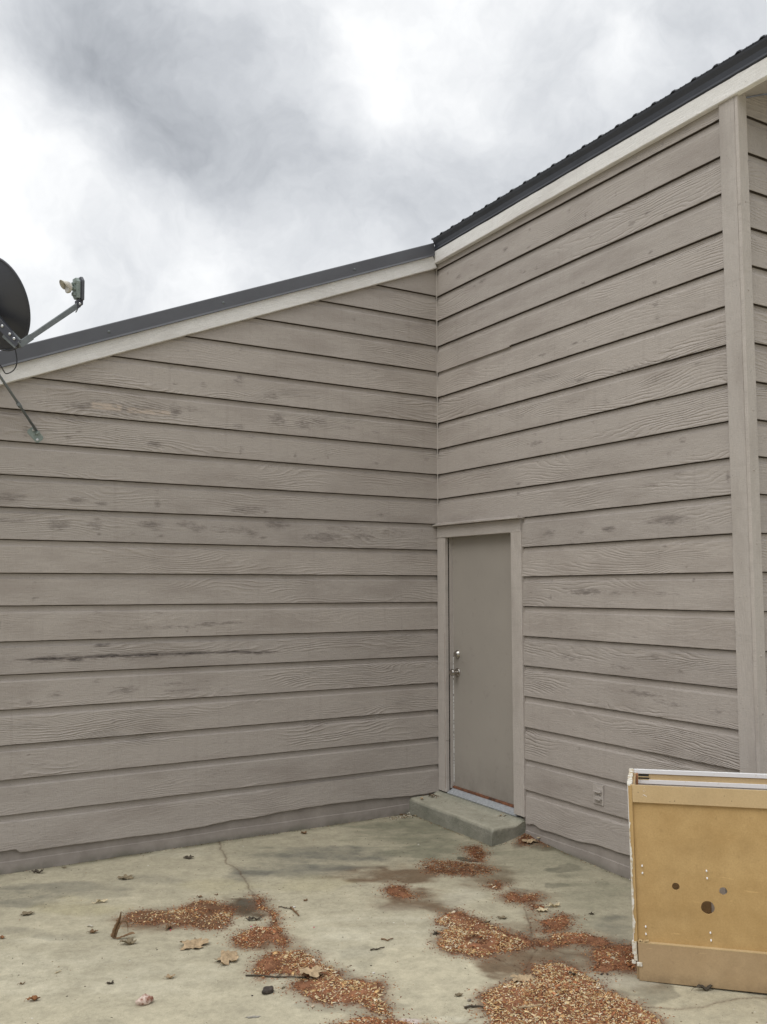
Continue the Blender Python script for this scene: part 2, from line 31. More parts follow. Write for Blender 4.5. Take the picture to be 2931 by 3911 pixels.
RST=[(-1.35, 3.21, 0.055, 0.0117, 0.6), (-1.685, 3.214, 0.035, 0.0112, 0.6), (-1.78, 3.208, 0.022, 0.0132, 0.5), (-1.783, 3.324, 0.019, 0.0221, 0.45), (-1.734, 2.957, 0.062, 0.0177, 0.5), (-1.779, 2.888, 0.025, 0.0088, 0.45), (-2.396, 3.109, 0.018, 0.0201, 0.35), (-2.386, 2.828, 0.018, 0.025, 0.4), (-2.412, 3.206, 0.026, 0.0141, 0.5), (-2.479, 2.356, 0.011, 0.0312, 0.7), (-2.579, 2.421, 0.03, 0.0288, 0.4), (-2.394, 2.676, 0.032, 0.0139, 0.45), (-1.842, 2.653, 0.018, 0.0173, 0.5), (-1.768, 2.457, 0.018, 0.0152, 0.55), (-1.06, 2.32, 0.044, 0.0119, 0.55), (-1.049, 2.243, 0.022, 0.0143, 0.5), (-1.266, 2.591, 0.105, 0.0257, 0.45), (-1.249, 2.658, 0.025, 0.0105, 0.4), (-2.333, 2.185, 0.064, 0.0119, 0.55), (-2.536, 2.243, 0.06, 0.0241, 0.4), (-2.891, 2.177, 0.016, 0.0363, 0.6), (-1.962, 1.937, 0.064, 0.0209, 0.7), (-2.453, 1.964, 0.181, 0.031, 0.6), (-2.326, 1.967, 0.051, 0.0297, 0.5), (-1.39, 1.94, 0.076, 0.0283, 0.45), (-1.715, 1.929, 0.046, 0.0195, 0.4), (-1.411, 1.742, 0.034, 0.0247, 0.35), (-1.408, 1.608, 0.013, 0.0202, 0.45), (-2.583, 1.681, 0.014, 0.0132, 0.6), (-2.628, 1.606, 0.016, 0.0131, 0.45), (-1.766, 1.542, 0.178, 0.017, 0.6), (-2.015, 1.527, 0.056, 0.0164, 0.45), (-2.376, 1.525, 0.075, 0.0136, 0.35), (-1.388, 1.496, 0.02, 0.0112, 0.45), (-1.619, 1.863, 0.029, 0.0088, 0.6), (-1.613, 1.652, 0.016, 0.0076, 0.6), (-2.21, 2.935, 0.323, 0.0093, 0.55), (-2.548, 2.924, 0.178, 0.0098, 0.45), (-1.675, 2.824, 0.17, 0.0244, 0.3), (-1.964, 2.762, 0.044, 0.0266, 0.3), (-2.432, 2.461, 0.075, 0.0217, 0.35), (-2.236, 2.448, 0.024, 0.0101, 0.4), (-2.001, 2.538, 0.276, 0.0126, 0.2), (-1.735, 1.533, 0.194, 0.0214, 0.6), (-2.0, 1.526, 0.049, 0.0144, 0.5), (-2.438, 1.527, 0.122, 0.0115, 0.35), (-1.399, 1.258, 0.02, 0.0089, 0.65), (-2.179, 1.261, 0.033, 0.0139, 0.45), (-2.332, 1.147, 0.038, 0.0213, 0.5), (-1.583, 1.098, 0.125, 0.027, 0.35), (-2.071, 1.07, 0.068, 0.0251, 0.35), (-2.201, 0.923, 0.168, 0.0196, 0.5), (-1.806, 0.827, 0.027, 0.0104, 0.45), (-2.466, 0.883, 0.108, 0.0151, 0.4), (-2.766, 0.88, 0.13, 0.0197, 0.3), (-2.355, 0.89, 0.075, 0.0115, 0.4), (-1.789, 0.716, 0.018, 0.0146, 0.35), (-1.832, 0.68, 0.058, 0.0145, 0.3), (-1.966, 0.346, 0.013, 0.008, 0.5), (-1.233, 0.314, 0.103, 0.0223, 0.25), (-1.397, 1.498, 0.013, 0.0224, 0.4), (-0.942, 4.11, 0.038, 0.0175, 0.7), (-0.641, 3.957, 0.064, 0.0217, 0.5), (-0.338, 4.081, 0.044, 0.0188, 0.6), (-0.508, 4.024, 0.042, 0.011, 0.5), (-1.302, 3.85, 0.02, 0.0166, 0.55), (-1.117, 3.89, 0.013, 0.0272, 0.45), (-1.228, 4.169, 0.015, 0.0135, 0.55), (-1.533, 3.896, 0.016, 0.0113, 0.5), (-1.643, 4.154, 0.014, 0.0223, 0.45), (-1.808, 4.054, 0.011, 0.0342, 0.4), (-1.857, 3.896, 0.017, 0.0123, 0.45), (-2.092, 4.103, 0.016, 0.015, 0.5), (-2.222, 3.861, 0.034, 0.0204, 0.5), (-2.351, 3.884, 0.026, 0.0143, 0.55), (-2.501, 3.819, 0.024, 0.0126, 0.5), (-2.387, 3.553, 0.025, 0.0113, 0.5), (-2.395, 3.426, 0.021, 0.0169, 0.5), (-2.374, 3.628, 0.025, 0.0142, 0.5), (-1.774, 3.604, 0.022, 0.0139, 0.5), (-0.652, 3.733, 0.041, 0.0144, 0.45), (-2.4, 3.286, 0.032, 0.0196, 0.45), (-2.486, 4.267, 0.012, 0.0071, 0.4), (-1.218, 4.037, 0.03, 0.0135, 0.4)]
LBARE=[(-2.819, -2.628, 2.765, 2.811), (-2.596, -2.29, 2.765, 2.801)]
# ------------------------------------------------------------------ camera
cd = bpy.data.cameras.new('camera'); cam = bpy.data.objects.new('camera', cd); C.objects.link(cam)
fw, rt, up = Vector(CAMF), Vector(CAMR), Vector(CAMU)
cam.matrix_world = Matrix(((rt.x, up.x, -fw.x, CAM[0]), (rt.y, up.y, -fw.y, CAM[1]), (rt.z, up.z, -fw.z, CAM[2]), (0, 0, 0, 1)))
cd.sensor_fit = 'VERTICAL'; cd.sensor_height = 24.0; cd.lens = FOC/2212*24.0
cd.clip_start = .05; cd.clip_end = 500
sc.camera = cam
sc.render.resolution_x = 767; sc.render.resolution_y = 1024
sc.view_settings.view_transform = 'Standard'; sc.view_settings.look = 'None'
sc.view_settings.exposure = 0.0; sc.view_settings.gamma = 1.0
sc.view_settings.use_curve_mapping = False

# ------------------------------------------------------------------ node helper
class NT:
    def __init__(s, nt): s.t = nt; nt.nodes.clear()
    def n(s, typ, **kw):
        nd = s.t.nodes.new(typ)
        for k, v in kw.items():
            if k.startswith('i_'): continue
            setattr(nd, k, v)
        return nd
    def l(s, a, b): s.t.links.new(a, b)
    def put(s, sock, v):
        if isinstance(v, bpy.types.NodeSocket): s.l(v, sock)
        else: sock.default_value = v
    def m(s, op, a, b=0.0, c=0.0, clamp=False):
        nd = s.n('ShaderNodeMath', operation=op); nd.use_clamp = clamp
        s.put(nd.inputs[0], a)
        if len(nd.inputs) > 1: s.put(nd.inputs[1], b)
        if len(nd.inputs) > 2: s.put(nd.inputs[2], c)
        return nd.outputs[0]
    def vm(s, op, a, b=(0, 0, 0), scale=None):
        nd = s.n('ShaderNodeVectorMath', operation=op)
        s.put(nd.inputs[0], a); s.put(nd.inputs[1], b)
        if scale is not None: s.put(nd.inputs[3], scale)
        return nd.outputs[1] if op in ('DISTANCE', 'LENGTH', 'DOT_PRODUCT') else nd.outputs[0]
    def noise(s, vec, scale=1., detail=2., rough=.5, dist=0., color=False):
        nd = s.n('ShaderNodeTexNoise'); s.put(nd.inputs['Vector'], vec)
        nd.inputs['Scale'].default_value = scale; nd.inputs['Detail'].default_value = detail
        nd.inputs['Roughness'].default_value = rough; nd.inputs['Distortion'].default_value = dist
        return nd.outputs['Color' if color else 'Fac']
    def mr(s, v, a, b, c=0., d=1., smooth=False):
        nd = s.n('ShaderNodeMapRange'); nd.clamp = True
        if smooth: nd.interpolation_type = 'SMOOTHSTEP'
        s.put(nd.inputs['Value'], v)
        for k, x in zip(('From Min', 'From Max', 'To Min', 'To Max'), (a, b, c, d)): s.put(nd.inputs[k], x)
        return nd.outputs['Result']
    def mix(s, f, a, b, mode='MIX'):
        nd = s.n('ShaderNodeMix', data_type='RGBA', blend_type=mode)
        s.put(nd.inputs[0], f); s.put(nd.inputs[6], a); s.put(nd.inputs[7], b)
        return nd.outputs[2]
    def attr(s, name, out='Color'):
        nd = s.n('ShaderNodeAttribute', attribute_name=name); return nd.outputs[out]

# ------------------------------------------------------------------ world: overcast sky
SUN_EL, SUN_AZ = 50, 248           # sun behind the cloud deck, behind and left of the viewer
W = bpy.data.worlds.new('World'); sc.world = W; W.use_nodes = True
w = NT(W.node_tree)
wo = w.n('ShaderNodeOutputWorld')
sky = w.n('ShaderNodeTexSky'); sky.sky_type = 'NISHITA'; sky.sun_disc = False
sky.sun_elevation = R(SUN_EL); sky.sun_rotation = R(SUN_AZ)
bg1 = w.n('ShaderNodeBackground'); w.l(sky.outputs[0], bg1.inputs[0]); bg1.inputs[1].default_value = .1
tc = w.n('ShaderNodeTexCoord'); gv = tc.outputs['Generated']
nd = w.noise(gv, 2.6, 5., .55, 0, True)
wv = w.vm('ADD', gv, w.vm('SCALE', w.vm('SUBTRACT', nd, (.5, .5, .5)), scale=.20))
nd2 = w.noise(gv, 9., 4., .6, 0, True)
wv = w.vm('ADD', wv, w.vm('SCALE', w.vm('SUBTRACT', nd2, (.5, .5, .5)), scale=.075))
nb = w.noise(wv, 1.7, 5., .5)
nf = w.noise(wv, 6.5, 6., .6)
acc = w.m('ADD', w.m('MULTIPLY', w.m('SUBTRACT', nb, .5), .45), w.m('MULTIPLY', w.m('SUBTRACT', nf, .5), .60))
for (dx, dy, dz, sg, wt) in SKYB:
    dd = w.vm('DISTANCE', wv, (dx, dy, dz))
    q = w.m('MULTIPLY', w.m('MULTIPLY', dd, dd), -1/(2*(sg*1.0)**2))
    acc = w.m('ADD', acc, w.m('MULTIPLY', w.m('EXPONENT', q), wt*SKYK))
nbil = w.m('ABSOLUTE', w.m('SUBTRACT', w.noise(wv, 5.2, 6., .62), .5))
acc = w.m('ADD', acc, w.m('MULTIPLY', w.m('SUBTRACT', .09, nbil), -.55))
lum = w.m('ADD', acc, SKY0)
lum = w.m('MINIMUM', w.m('MAXIMUM', lum, .38), 1.08)
sx = w.n('ShaderNodeSeparateXYZ'); w.l(gv, sx.inputs[0])
lum = w.m('MULTIPLY', lum, w.mr(sx.outputs[2], .50, .95, 1.0, ZEN, True))
beh = w.mr(w.vm('DOT_PRODUCT', gv, CAMF), .45, -.2, 0., 1., True)
lum = w.m('MULTIPLY', lum, w.m('SUBTRACT', 1.0, w.m('MULTIPLY', beh, w.mr(sx.outputs[2], .42, .0, 0., .78, True))))
tint = w.mix(w.mr(lum, .4, 1.0), (.905, .96, 1.045, 1), (.985, .998, 1.012, 1))
colv = w.vm('SCALE', tint, scale=lum)
bg2 = w.n('ShaderNodeBackground'); w.l(colv, bg2.inputs[0]); bg2.inputs[1].default_value = 1.0
mx = w.n('ShaderNodeMixShader'); mx.inputs[0].default_value = .97
w.l(bg1.outputs[0], mx.inputs[1]); w.l(bg2.outputs[0], mx.inputs[2]); w.l(mx.outputs[0], wo.inputs[0])

sl = bpy.data.lights.new('sun', 'SUN'); sl.energy = SUN_E; sl.angle = R(35); sl.color = (1, .97, .93)
so = bpy.data.objects.new('sun', sl); C.objects.link(so)
sd = Vector((-math.sin(R(68))*math.cos(R(SUN_EL)), -math.cos(R(68))*math.cos(R(SUN_EL)), math.sin(R(SUN_EL))))
so.rotation_euler = sd.to_track_quat('Z', 'Y').to_euler()

# ------------------------------------------------------------------ materials
def mat(name, col=(.5, .5, .5), rough=.6, metal=0., fn=None, spec=.5):
    m = bpy.data.materials.new(name); m.use_nodes = True
    t = NT(m.node_tree); o = t.n('ShaderNodeOutputMaterial'); b = t.n('ShaderNodeBsdfPrincipled')
    b.inputs['Base Color'].default_value = (*col, 1); b.inputs['Roughness'].default_value = rough
    b.inputs['Metallic'].default_value = metal; b.inputs['Specular IOR Level'].default_value = spec
    t.l(b.outputs[0], o.inputs[0])
    if fn: fn(t, b)
    return m
def bump(t, b, h, dist=1., strength=1.):
    n = t.n('ShaderNodeBump'); n.inputs['Distance'].default_value = dist; n.inputs['Strength'].default_value = strength
    t.l(h, n.inputs['Height']); t.l(n.outputs[0], b.inputs['Normal'])
def grain(t, sep, amp=1.0):
    """raised wood grain: (along, across, seed) in metres -> height"""
    g = t.attr('grain', 'Vector')
    x = t.n('ShaderNodeSeparateXYZ'); t.l(g, x.inputs[0]); u, v, s = x.outputs
    def vec(a, b_, c):
        k = t.n('ShaderNodeCombineXYZ'); t.l(t.m('MULTIPLY', u, a), k.inputs[0]); t.l(t.m('MULTIPLY', v, b_), k.inputs[1])
        t.l(t.m('MULTIPLY', s, c), k.inputs[2]); return k.outputs[0]
    f1 = t.noise(vec(1.15, 4.6, 7.31), 1., 1.2, .4)
    pass
    f2 = t.noise(vec(7., 26., 3.7), 1., 2., .5)
    ph = t.m('ADD', t.m('ADD', t.m('MULTIPLY', f1, 105.), t.m('MULTIPLY', f2, 10.)), t.m('MULTIPLY', v, 330.))
    w_ = t.m('ADD', t.m('MULTIPLY', t.m('SINE', ph), .5), .5)
    w_ = t.m('POWER', w_, 2.2)
    msk = t.mr(t.noise(vec(.9, 5., 11.9), 1., 2., .5), .46, .60, 0.05, 1., True)
    msk2 = t.mr(t.noise(vec(5., 30., 5.3), 1., 3., .6), .35, .6, .25, 1., True)
    fine = t.noise(vec(14., 260., 2.1), 1., 3., .6)
    saw = t.noise(vec(170., 60., 2.1), 1., 2., .5)
    return u, v, s, t.m('MULTIPLY', w_, t.m('MULTIPLY', msk, msk2)), fine, saw, vec

def siding_mat(name, base, amp=1.0, knots=True):
    def fn(t, b):
        u, v, s, g, fine, saw, vec = grain(t, None)
        bamp = t.mr(t.noise(vec(.0, .0, 23.7), 1., 0.), .38, .62, .25, 1.15)
        h = t.m('ADD', t.m('MULTIPLY', t.m('MULTIPLY', g, bamp), .0034*amp), t.m('ADD', t.m('MULTIPLY', fine, .0022), t.m('MULTIPLY', saw, .0016)))
        bump(t, b, h, 1.0, 1.0)
        col = base
        c = t.mix(t.mr(fine, .3, .7, 0., 1.), (*[k*.93 for k in col], 1), (*[k*1.06 for k in col], 1))
        # paint wearing thin: soft patches, a bit warmer/darker
        blot = t.noise(vec(1.6, 5., 9.1), 1., 4., .6)
        c = t.mix(t.mr(blot, .48, .70, 0., .7), c, (col[0]*.74, col[1]*.72, col[2]*.71, 1))
        bd = t.noise(vec(.12, .3, 5.77), 1., 0.)
        c = t.mix(1.0, c, t.mix(bd, (.90, .90, .91, 1), (1.09, 1.08, 1.07, 1)), 'MULTIPLY')
        c = t.mix(t.m('MULTIPLY', g, .16), c, (col[0]*1.35, col[1]*1.32, col[2]*1.3, 1))
        c = t.mix(t.mr(saw, .35, .72, 0., .16), c, (col[0]*.62, col[1]*.6, col[2]*.58, 1))
        dr_ = t.noise(vec(28., 1.2, .01), 1., 4., .6)
        c = t.mix(t.mr(dr_, .56, .72, 0., .22), c, (col[0]*.66, col[1]*.64, col[2]*.62, 1))
        st = t.attr('stain', 'Fac')
        brk = t.noise(vec(22., 90., 4.4), 1., 4., .65)
        stf = t.mr(t.m('ADD', st, t.m('MULTIPLY', t.m('SUBTRACT', brk, .5), 1.5)), .10, .75, 0., .80, True)
        stf = t.m('MULTIPLY', stf, t.mr(st, .03, .2, 0., 1.))
        c = t.mix(stf, c, (col[0]*.42, col[1]*.40, col[2]*.395, 1))
        c = t.mix(t.m('MULTIPLY', t.mr(st, .55, .9), t.mr(brk, .38, .55)), c, (.045, .038, .036, 1))
        pe = t.attr('bare', 'Fac')
        pef = t.m('MULTIPLY', pe, t.mr(t.noise(vec(16., 120., 4.4), 1., 5., .75), .43, .50, .0, .85), clamp=True)
        c = t.mix(pef, c, (.50, .415, .345, 1))
        c = t.mix(t.mr(t.noise(vec(60., 110., 1.3), 1., 2., .5), .70, .74, 0, .5), c, (col[0]*.45, col[1]*.44, col[2]*.42, 1))
        t.l(c, b.inputs['Base Color'])
        t.l(t.mr(fine, .3, .7, .62, .78), b.inputs['Roughness'])
    return mat(name, base, .7, fn=fn, spec=.3)
M = {}
M['siding'] = siding_mat('taupe_painted_siding', SIDING)
M['trim'] = siding_mat('taupe_painted_trim', TRIM, .35)
M['fascia'] = siding_mat('pale_grey_fascia_paint', FASCIA, .25)
def door_fn(t, b):
    tcn = t.n('ShaderNodeTexCoord').outputs['Object']
    n = t.noise(tcn, 90., 3., .6); bump(t, b, n, .0005, .6)
    n2 = t.noise(tcn, 1.6, 5., .6)
    c = t.mix(t.mr(n2, .3, .7), (*[k*.95 for k in DOORC], 1), (*[k*1.05 for k in DOORC], 1))
    n3 = t.noise(tcn, 14., 5., .7)
    c = t.mix(t.mr(n3, .60, .75, 0, .4), c, (.20, .18, .165, 1))
    sp = t.n('ShaderNodeSeparateXYZ'); t.l(tcn, sp.inputs[0])
    n5 = t.noise(tcn, 5., 5., .7)
    hand = t.m('MULTIPLY', t.mr(t.m('ABSOLUTE', t.m('SUBTRACT', sp.outputs[2], .95)), .25, .0), t.mr(sp.outputs[1], -.45, -.15))
    low = t.mr(sp.outputs[2], .28, .0)
    c = t.mix(t.m('MULTIPLY', t.m('MAXIMUM', hand, low), t.mr(n5, .35, .7, .05, .6)), c, (.17, .15, .13, 1))
    t.l(c, b.inputs['Base Color'])
M['door'] = mat('taupe_door_paint', DOORC, .5, fn=door_fn, spec=.4)
def found_fn(t, b):
    tcn = t.n('ShaderNodeTexCoord').outputs['Object']
    n = t.noise(tcn, 7., 6., .65); n2 = t.noise(tcn, 60., 4., .6)
    bump(t, b, t.m('ADD', n, t.m('MULTIPLY', n2, .4)), .004, .6)
    c = t.mix(t.mr(n, .3, .7), (.25, .222, .20, 1), (.34, .305, .275, 1))
    sp = t.n('ShaderNodeSeparateXYZ'); t.l(tcn, sp.inputs[0])
    mo = t.m('MULTIPLY', t.mr(sp.outputs[2], -.165, -.215), t.mr(t.noise(tcn, 3., 6., .75), .38, .62, 0., .75))
    c = t.mix(mo, c, (.105, .105, .07, 1)); t.l(c, b.inputs['Base Color'])
M['foundation'] = mat('painted_foundation', (.24, .22, .2), .85, fn=found_fn, spec=.2)
def metal_fn(t, b):
    tcn = t.n('ShaderNodeTexCoord').outputs['Object']
    n = t.noise(tcn, 3., 4., .6); bump(t, b, n, .01, .25)
    c = t.mix(t.mr(n, .3, .7), (*[k*.9 for k in METALC], 1), (*[k*1.1 for k in METALC], 1)); t.l(c, b.inputs['Base Color'])
def metal_shade_fn(t, b):
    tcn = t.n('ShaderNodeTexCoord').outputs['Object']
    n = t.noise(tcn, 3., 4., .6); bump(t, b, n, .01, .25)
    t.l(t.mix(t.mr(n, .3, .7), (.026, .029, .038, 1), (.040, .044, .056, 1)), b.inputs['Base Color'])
M['roofmetal'] = mat('charcoal_painted_metal', METALC, .42, 0., metal_fn)
M['roofshade'] = mat('shade_darkened_roof_metal', (.030, .033, .043), .45, 0., metal_shade_fn)  # darker copy of the charcoal metal, eave shade put into its colour
M['darkmetal'] = mat('dark_dish_metal', (.045, .048, .06), .45, 0., metal_fn and (lambda t, b: bump(t, b, t.noise(t.n('ShaderNodeTexCoord').outputs['Object'], 40., 3.), .001, .4)))
def galv_fn(t, b):
    tcn = t.n('ShaderNodeTexCoord').outputs['Object']
    n = t.noise(tcn, 30., 3., .6)
    t.l(t.mix(n, (.12, .135, .14, 1), (.22, .24, .245, 1)), b.inputs['Base Color'])
M['galv'] = mat('grey_galvanised_steel', (.2, .22, .22), .5, .35, galv_fn)
M['bolt'] = mat('bright_bolt_steel', (.62, .63, .63), .35, .8)
M['nickel'] = mat('satin_nickel', (.48, .45, .41), .2, 1.)
M['alu'] = mat('weathered_aluminium', (.42, .45, .50), .45, .25, fn=lambda t, b: t.l(t.mix(t.mr(t.noise(t.n('ShaderNodeTexCoord').outputs['Object'], 60., 4., .7), .35, .65), (.30, .32, .34, 1), (.47, .49, .51, 1)), b.inputs['Base Color']))
def rust_fn(t, b):
    n = t.noise(t.n('ShaderNodeTexCoord').outputs['Object'], 25., 5., .7)
    t.l(t.mix(t.mr(n, .35, .65), (.05, .03, .022, 1), (.26, .10, .045, 1)), b.inputs['Base Color'])
M['rustwood'] = mat('bare_orange_sill_wood', (.3, .12, .05), .8, fn=rust_fn)
M['feedgrey'] = mat('dark_slate_plastic', (.085, .088, .10), .5)
M['black'] = mat('black_cable_jacket', (.02, .02, .022), .5)
M['plasticgreen'] = mat('grey_green_plastic', (.16, .20, .185), .55, fn=lambda t, b: t.l(t.mix(t.noise(t.n('ShaderNodeTexCoord').outputs['Object'], 50., 3.), (.15, .20, .18, 1), (.30, .34, .32, 1)), b.inputs['Base Color']))
M['plasticcream'] = mat('cream_plastic', (.66, .63, .56), .45, fn=lambda t, b: t.l(t.mix(t.noise(t.n('ShaderNodeTexCoord').outputs['Object'], 40., 3.), (.52, .47, .39, 1), (.76, .75, .70, 1)), b.inputs['Base Color']))
M['slot'] = mat('lap_gap_shade_brown', (.075, .058, .047), .9)  # wall core coloured dark so the lap gaps read as shadow lines
M['dark'] = mat('dark_interior', (.03, .028, .026), .9)
M['weather'] = mat('white_weatherstrip', (.7, .7, .68), .6, fn=lambda t, b: t.l(t.mix(t.mr(t.noise(t.n('ShaderNodeTexCoord').outputs['Object'], 45., 3., .6), .4, .5), (.22, .2, .185, 1), (.75, .75, .73, 1)), b.inputs['Base Color']))
def mdf(name, a, c_, spots=True, rough=.75):
    def fn(t, b):
        tcn = t.n('ShaderNodeTexCoord').outputs['Object']
        n = t.noise(tcn, 5., 6., .65); n2 = t.noise(tcn, 130., 4., .7); n3 = t.noise(tcn, 38., 4., .7)
        c = t.mix(t.mr(n, .3, .7), (*a, 1), (*c_, 1))
        c = t.mix(t.mr(n2, .35, .7, 0, .35), c, (*[k*.72 for k in a], 1))
        c = t.mix(t.mr(n3, .62, .72, 0, .3), c, (*[k*.6 for k in a], 1))
        n6 = t.noise(tcn, 2.2, 5., .7)
        c = t.mix(t.mr(n6, .48, .66, 0, .30), c, (*[k*.62 for k in a], 1))
        sc_ = t.noise(t.vm('MULTIPLY', tcn, (9., 9., 60.)), 1., 4., .7)
        c = t.mix(t.mr(sc_, .66, .72, 0, .35), c, (*[min(1, k*1.5) for k in c_], 1))
        sp = t.n('ShaderNodeSeparateXYZ'); t.l(tcn, sp.inputs[0])
        dm = t.m('MULTIPLY', t.mr(sp.outputs[2], .05, .0), t.mr(t.noise(tcn, 16., 4., .7), .3, .6))
        c = t.mix(t.m('MULTIPLY', dm, .55), c, (*[k*.45 for k in a], 1))
        t.l(c, b.inputs['Base Color']); bump(t, b, t.m('ADD', n2, t.m('MULTIPLY', n, .6)), .0011, .6)
    return mat(name, a, rough, fn=fn, spec=.25)
M['mdf'] = mdf('raw_brown_fibreboard', (.44, .285, .118), (.57, .39, .18))
M['mdflight'] = mdf('pale_brown_fibreboard', (.52, .375, .20), (.60, .445, .25))
M['mdfdull'] = mdf('dull_brown_fibreboard', (.40, .28, .155), (.48, .345, .20))
M['mdfedge'] = mdf('pale_fibreboard_edge', (.50, .36, .19), (.60, .46, .26))
M['white'] = mat('white_laminate', (.72, .72, .73), .35, fn=lambda t, b: t.l(t.mix(t.mr(t.noise(t.n('ShaderNodeTexCoord').outputs['Object'], 30., 5., .7), .6, .75), (.86, .86, .87, 1), (.62, .57, .48, 1)), b.inputs['Base Color']))
M['whiteold'] = mat('yellowed_torn_white', (.66, .62, .52), .7, fn=lambda t, b: t.l(t.mix(t.mr(t.noise(t.n('ShaderNodeTexCoord').outputs['Object'], 35., 5., .7), .45, .62), (.72, .70, .64, 1), (.50, .40, .25, 1)), b.inputs['Base Color']))
M['innerwhite'] = mat('grey_white_inner_panel', (.55, .53, .51), .6, fn=lambda t, b: t.l(t.mix(t.noise(t.n('ShaderNodeTexCoord').outputs['Object'], 8., 4.), (.60, .58, .56, 1), (.74, .72, .70, 1)), b.inputs['Base Color']))
M['redwood'] = mdf('reddish_raw_wood', (.33, .15, .08), (.42, .22, .12))

def ground_fn(t, b):
    tcn = t.n('ShaderNodeTexCoord').outputs['Object']
    col = t.attr('tint', 'Color')
    n1 = t.noise(tcn, 45., 6., .7); n2 = t.noise(tcn, 260., 3., .6); n3 = t.noise(tcn, 9., 5., .65)
    k = t.m('ADD', t.m('ADD', t.mr(n1, .25, .75, .80, 1.17), t.mr(n2, .3, .7, -.12, .12)), t.mr(n3, .3, .7, -.11, .11))
    c = t.vm('SCALE', col, scale=k)
    pit = t.mr(t.noise(tcn, 95., 3., .6), .66, .72, 0, .6)
    c = t.mix(pit, c, (.10, .095, .07, 1))
    t.l(c, b.inputs['Base Color'])
    wet = t.attr('wet', 'Fac')
    t.l(t.mr(wet, 0., 1., .85, .55), b.inputs['Roughness'])
    bump(t, b, t.m('ADD', n1, t.m('MULTIPLY', n2, .5)), .0035, .8)
M['patio'] = mat('weathered_concrete', (.3, .3, .25), .85, fn=ground_fn, spec=.3)
def step_fn(t, b):
    tcn = t.n('ShaderNodeTexCoord').outputs['Object']
    n1 = t.noise(tcn, 6., 6., .7); n2 = t.noise(tcn, 40., 6., .75)
    sp = t.n('ShaderNodeSeparateXYZ'); t.l(tcn, sp.inputs[0])
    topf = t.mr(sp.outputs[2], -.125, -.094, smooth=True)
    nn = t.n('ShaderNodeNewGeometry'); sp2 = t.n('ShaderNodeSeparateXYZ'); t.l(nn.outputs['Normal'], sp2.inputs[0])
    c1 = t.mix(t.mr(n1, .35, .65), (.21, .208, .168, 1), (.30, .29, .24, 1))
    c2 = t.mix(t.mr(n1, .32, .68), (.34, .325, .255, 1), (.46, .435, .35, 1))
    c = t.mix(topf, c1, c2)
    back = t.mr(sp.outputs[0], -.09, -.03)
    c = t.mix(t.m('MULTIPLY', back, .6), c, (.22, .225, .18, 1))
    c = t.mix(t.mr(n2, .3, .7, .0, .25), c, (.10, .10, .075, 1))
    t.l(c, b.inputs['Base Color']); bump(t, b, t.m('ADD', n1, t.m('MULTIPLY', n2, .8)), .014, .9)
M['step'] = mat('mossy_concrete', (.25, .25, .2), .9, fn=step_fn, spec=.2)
def attr_fn(name='tint'):
    def fn(t, b):
        tcn = t.n('ShaderNodeTexCoord').outputs['Object']
        n = t.noise(tcn, 220., 3., .6)
        c = t.vm('SCALE', t.attr(name, 'Color'), scale=t.mr(n, .25, .75, .75, 1.25)); t.l(c, b.inputs['Base Color'])
    return fn
M['saw'] = mat('sawdust_and_chips', (.3, .15, .08), .95, fn=attr_fn(), spec=.1)
M['debris'] = mat('fine_debris', (.2, .15, .1), .95, fn=attr_fn(), spec=.1)
LEAFC = dict(pale=(.58, .49, .32), tan=(.40, .295, .18), brown=(.19, .115, .06), greybrown=(.20, .16, .10), white=(.60, .57, .48), dark=(.075, .06, .042), rust=(.26, .12, .05), clear=(.30, .28, .24))
for k, v in LEAFC.items():
    def fn(t, b, v=v):
        tcn = t.n('ShaderNodeTexCoord').outputs['Object']
        n = t.noise(tcn, 55., 5., .7)
        t.l(t.mix(t.mr(n, .3, .7), (*[c*.6 for c in v], 1), (*[min(1, c*1.3) for c in v], 1)), b.inputs['Base Color']); bump(t, b, n, .003, .6)
    M['leaf_'+k] = mat('dry_leaf_'+k, v, .75, fn=fn, spec=.3)
def stone_mat(k, a, b_):
    M['st_'+k] = mat(k+'_stone', a, .8, fn=lambda t, b: t.l(t.mix(t.mr(t.noise(t.n('ShaderNodeTexCoord').outputs['Object'], 45., 5., .6), .42, .58), (*a, 1), (*b_, 1)), b.inputs['Base Color']))
stone_mat('pink', (.62, .50, .43), (.24, .11, .07)); stone_mat('black', (.035, .028, .022), (.07, .055, .045)); stone_mat('grey', (.25, .22, .17), (.16, .14, .11))
stone_mat('white', (.72, .70, .66), (.5, .46, .4)); stone_mat('cream', (.55, .45, .33), (.4, .3, .2))

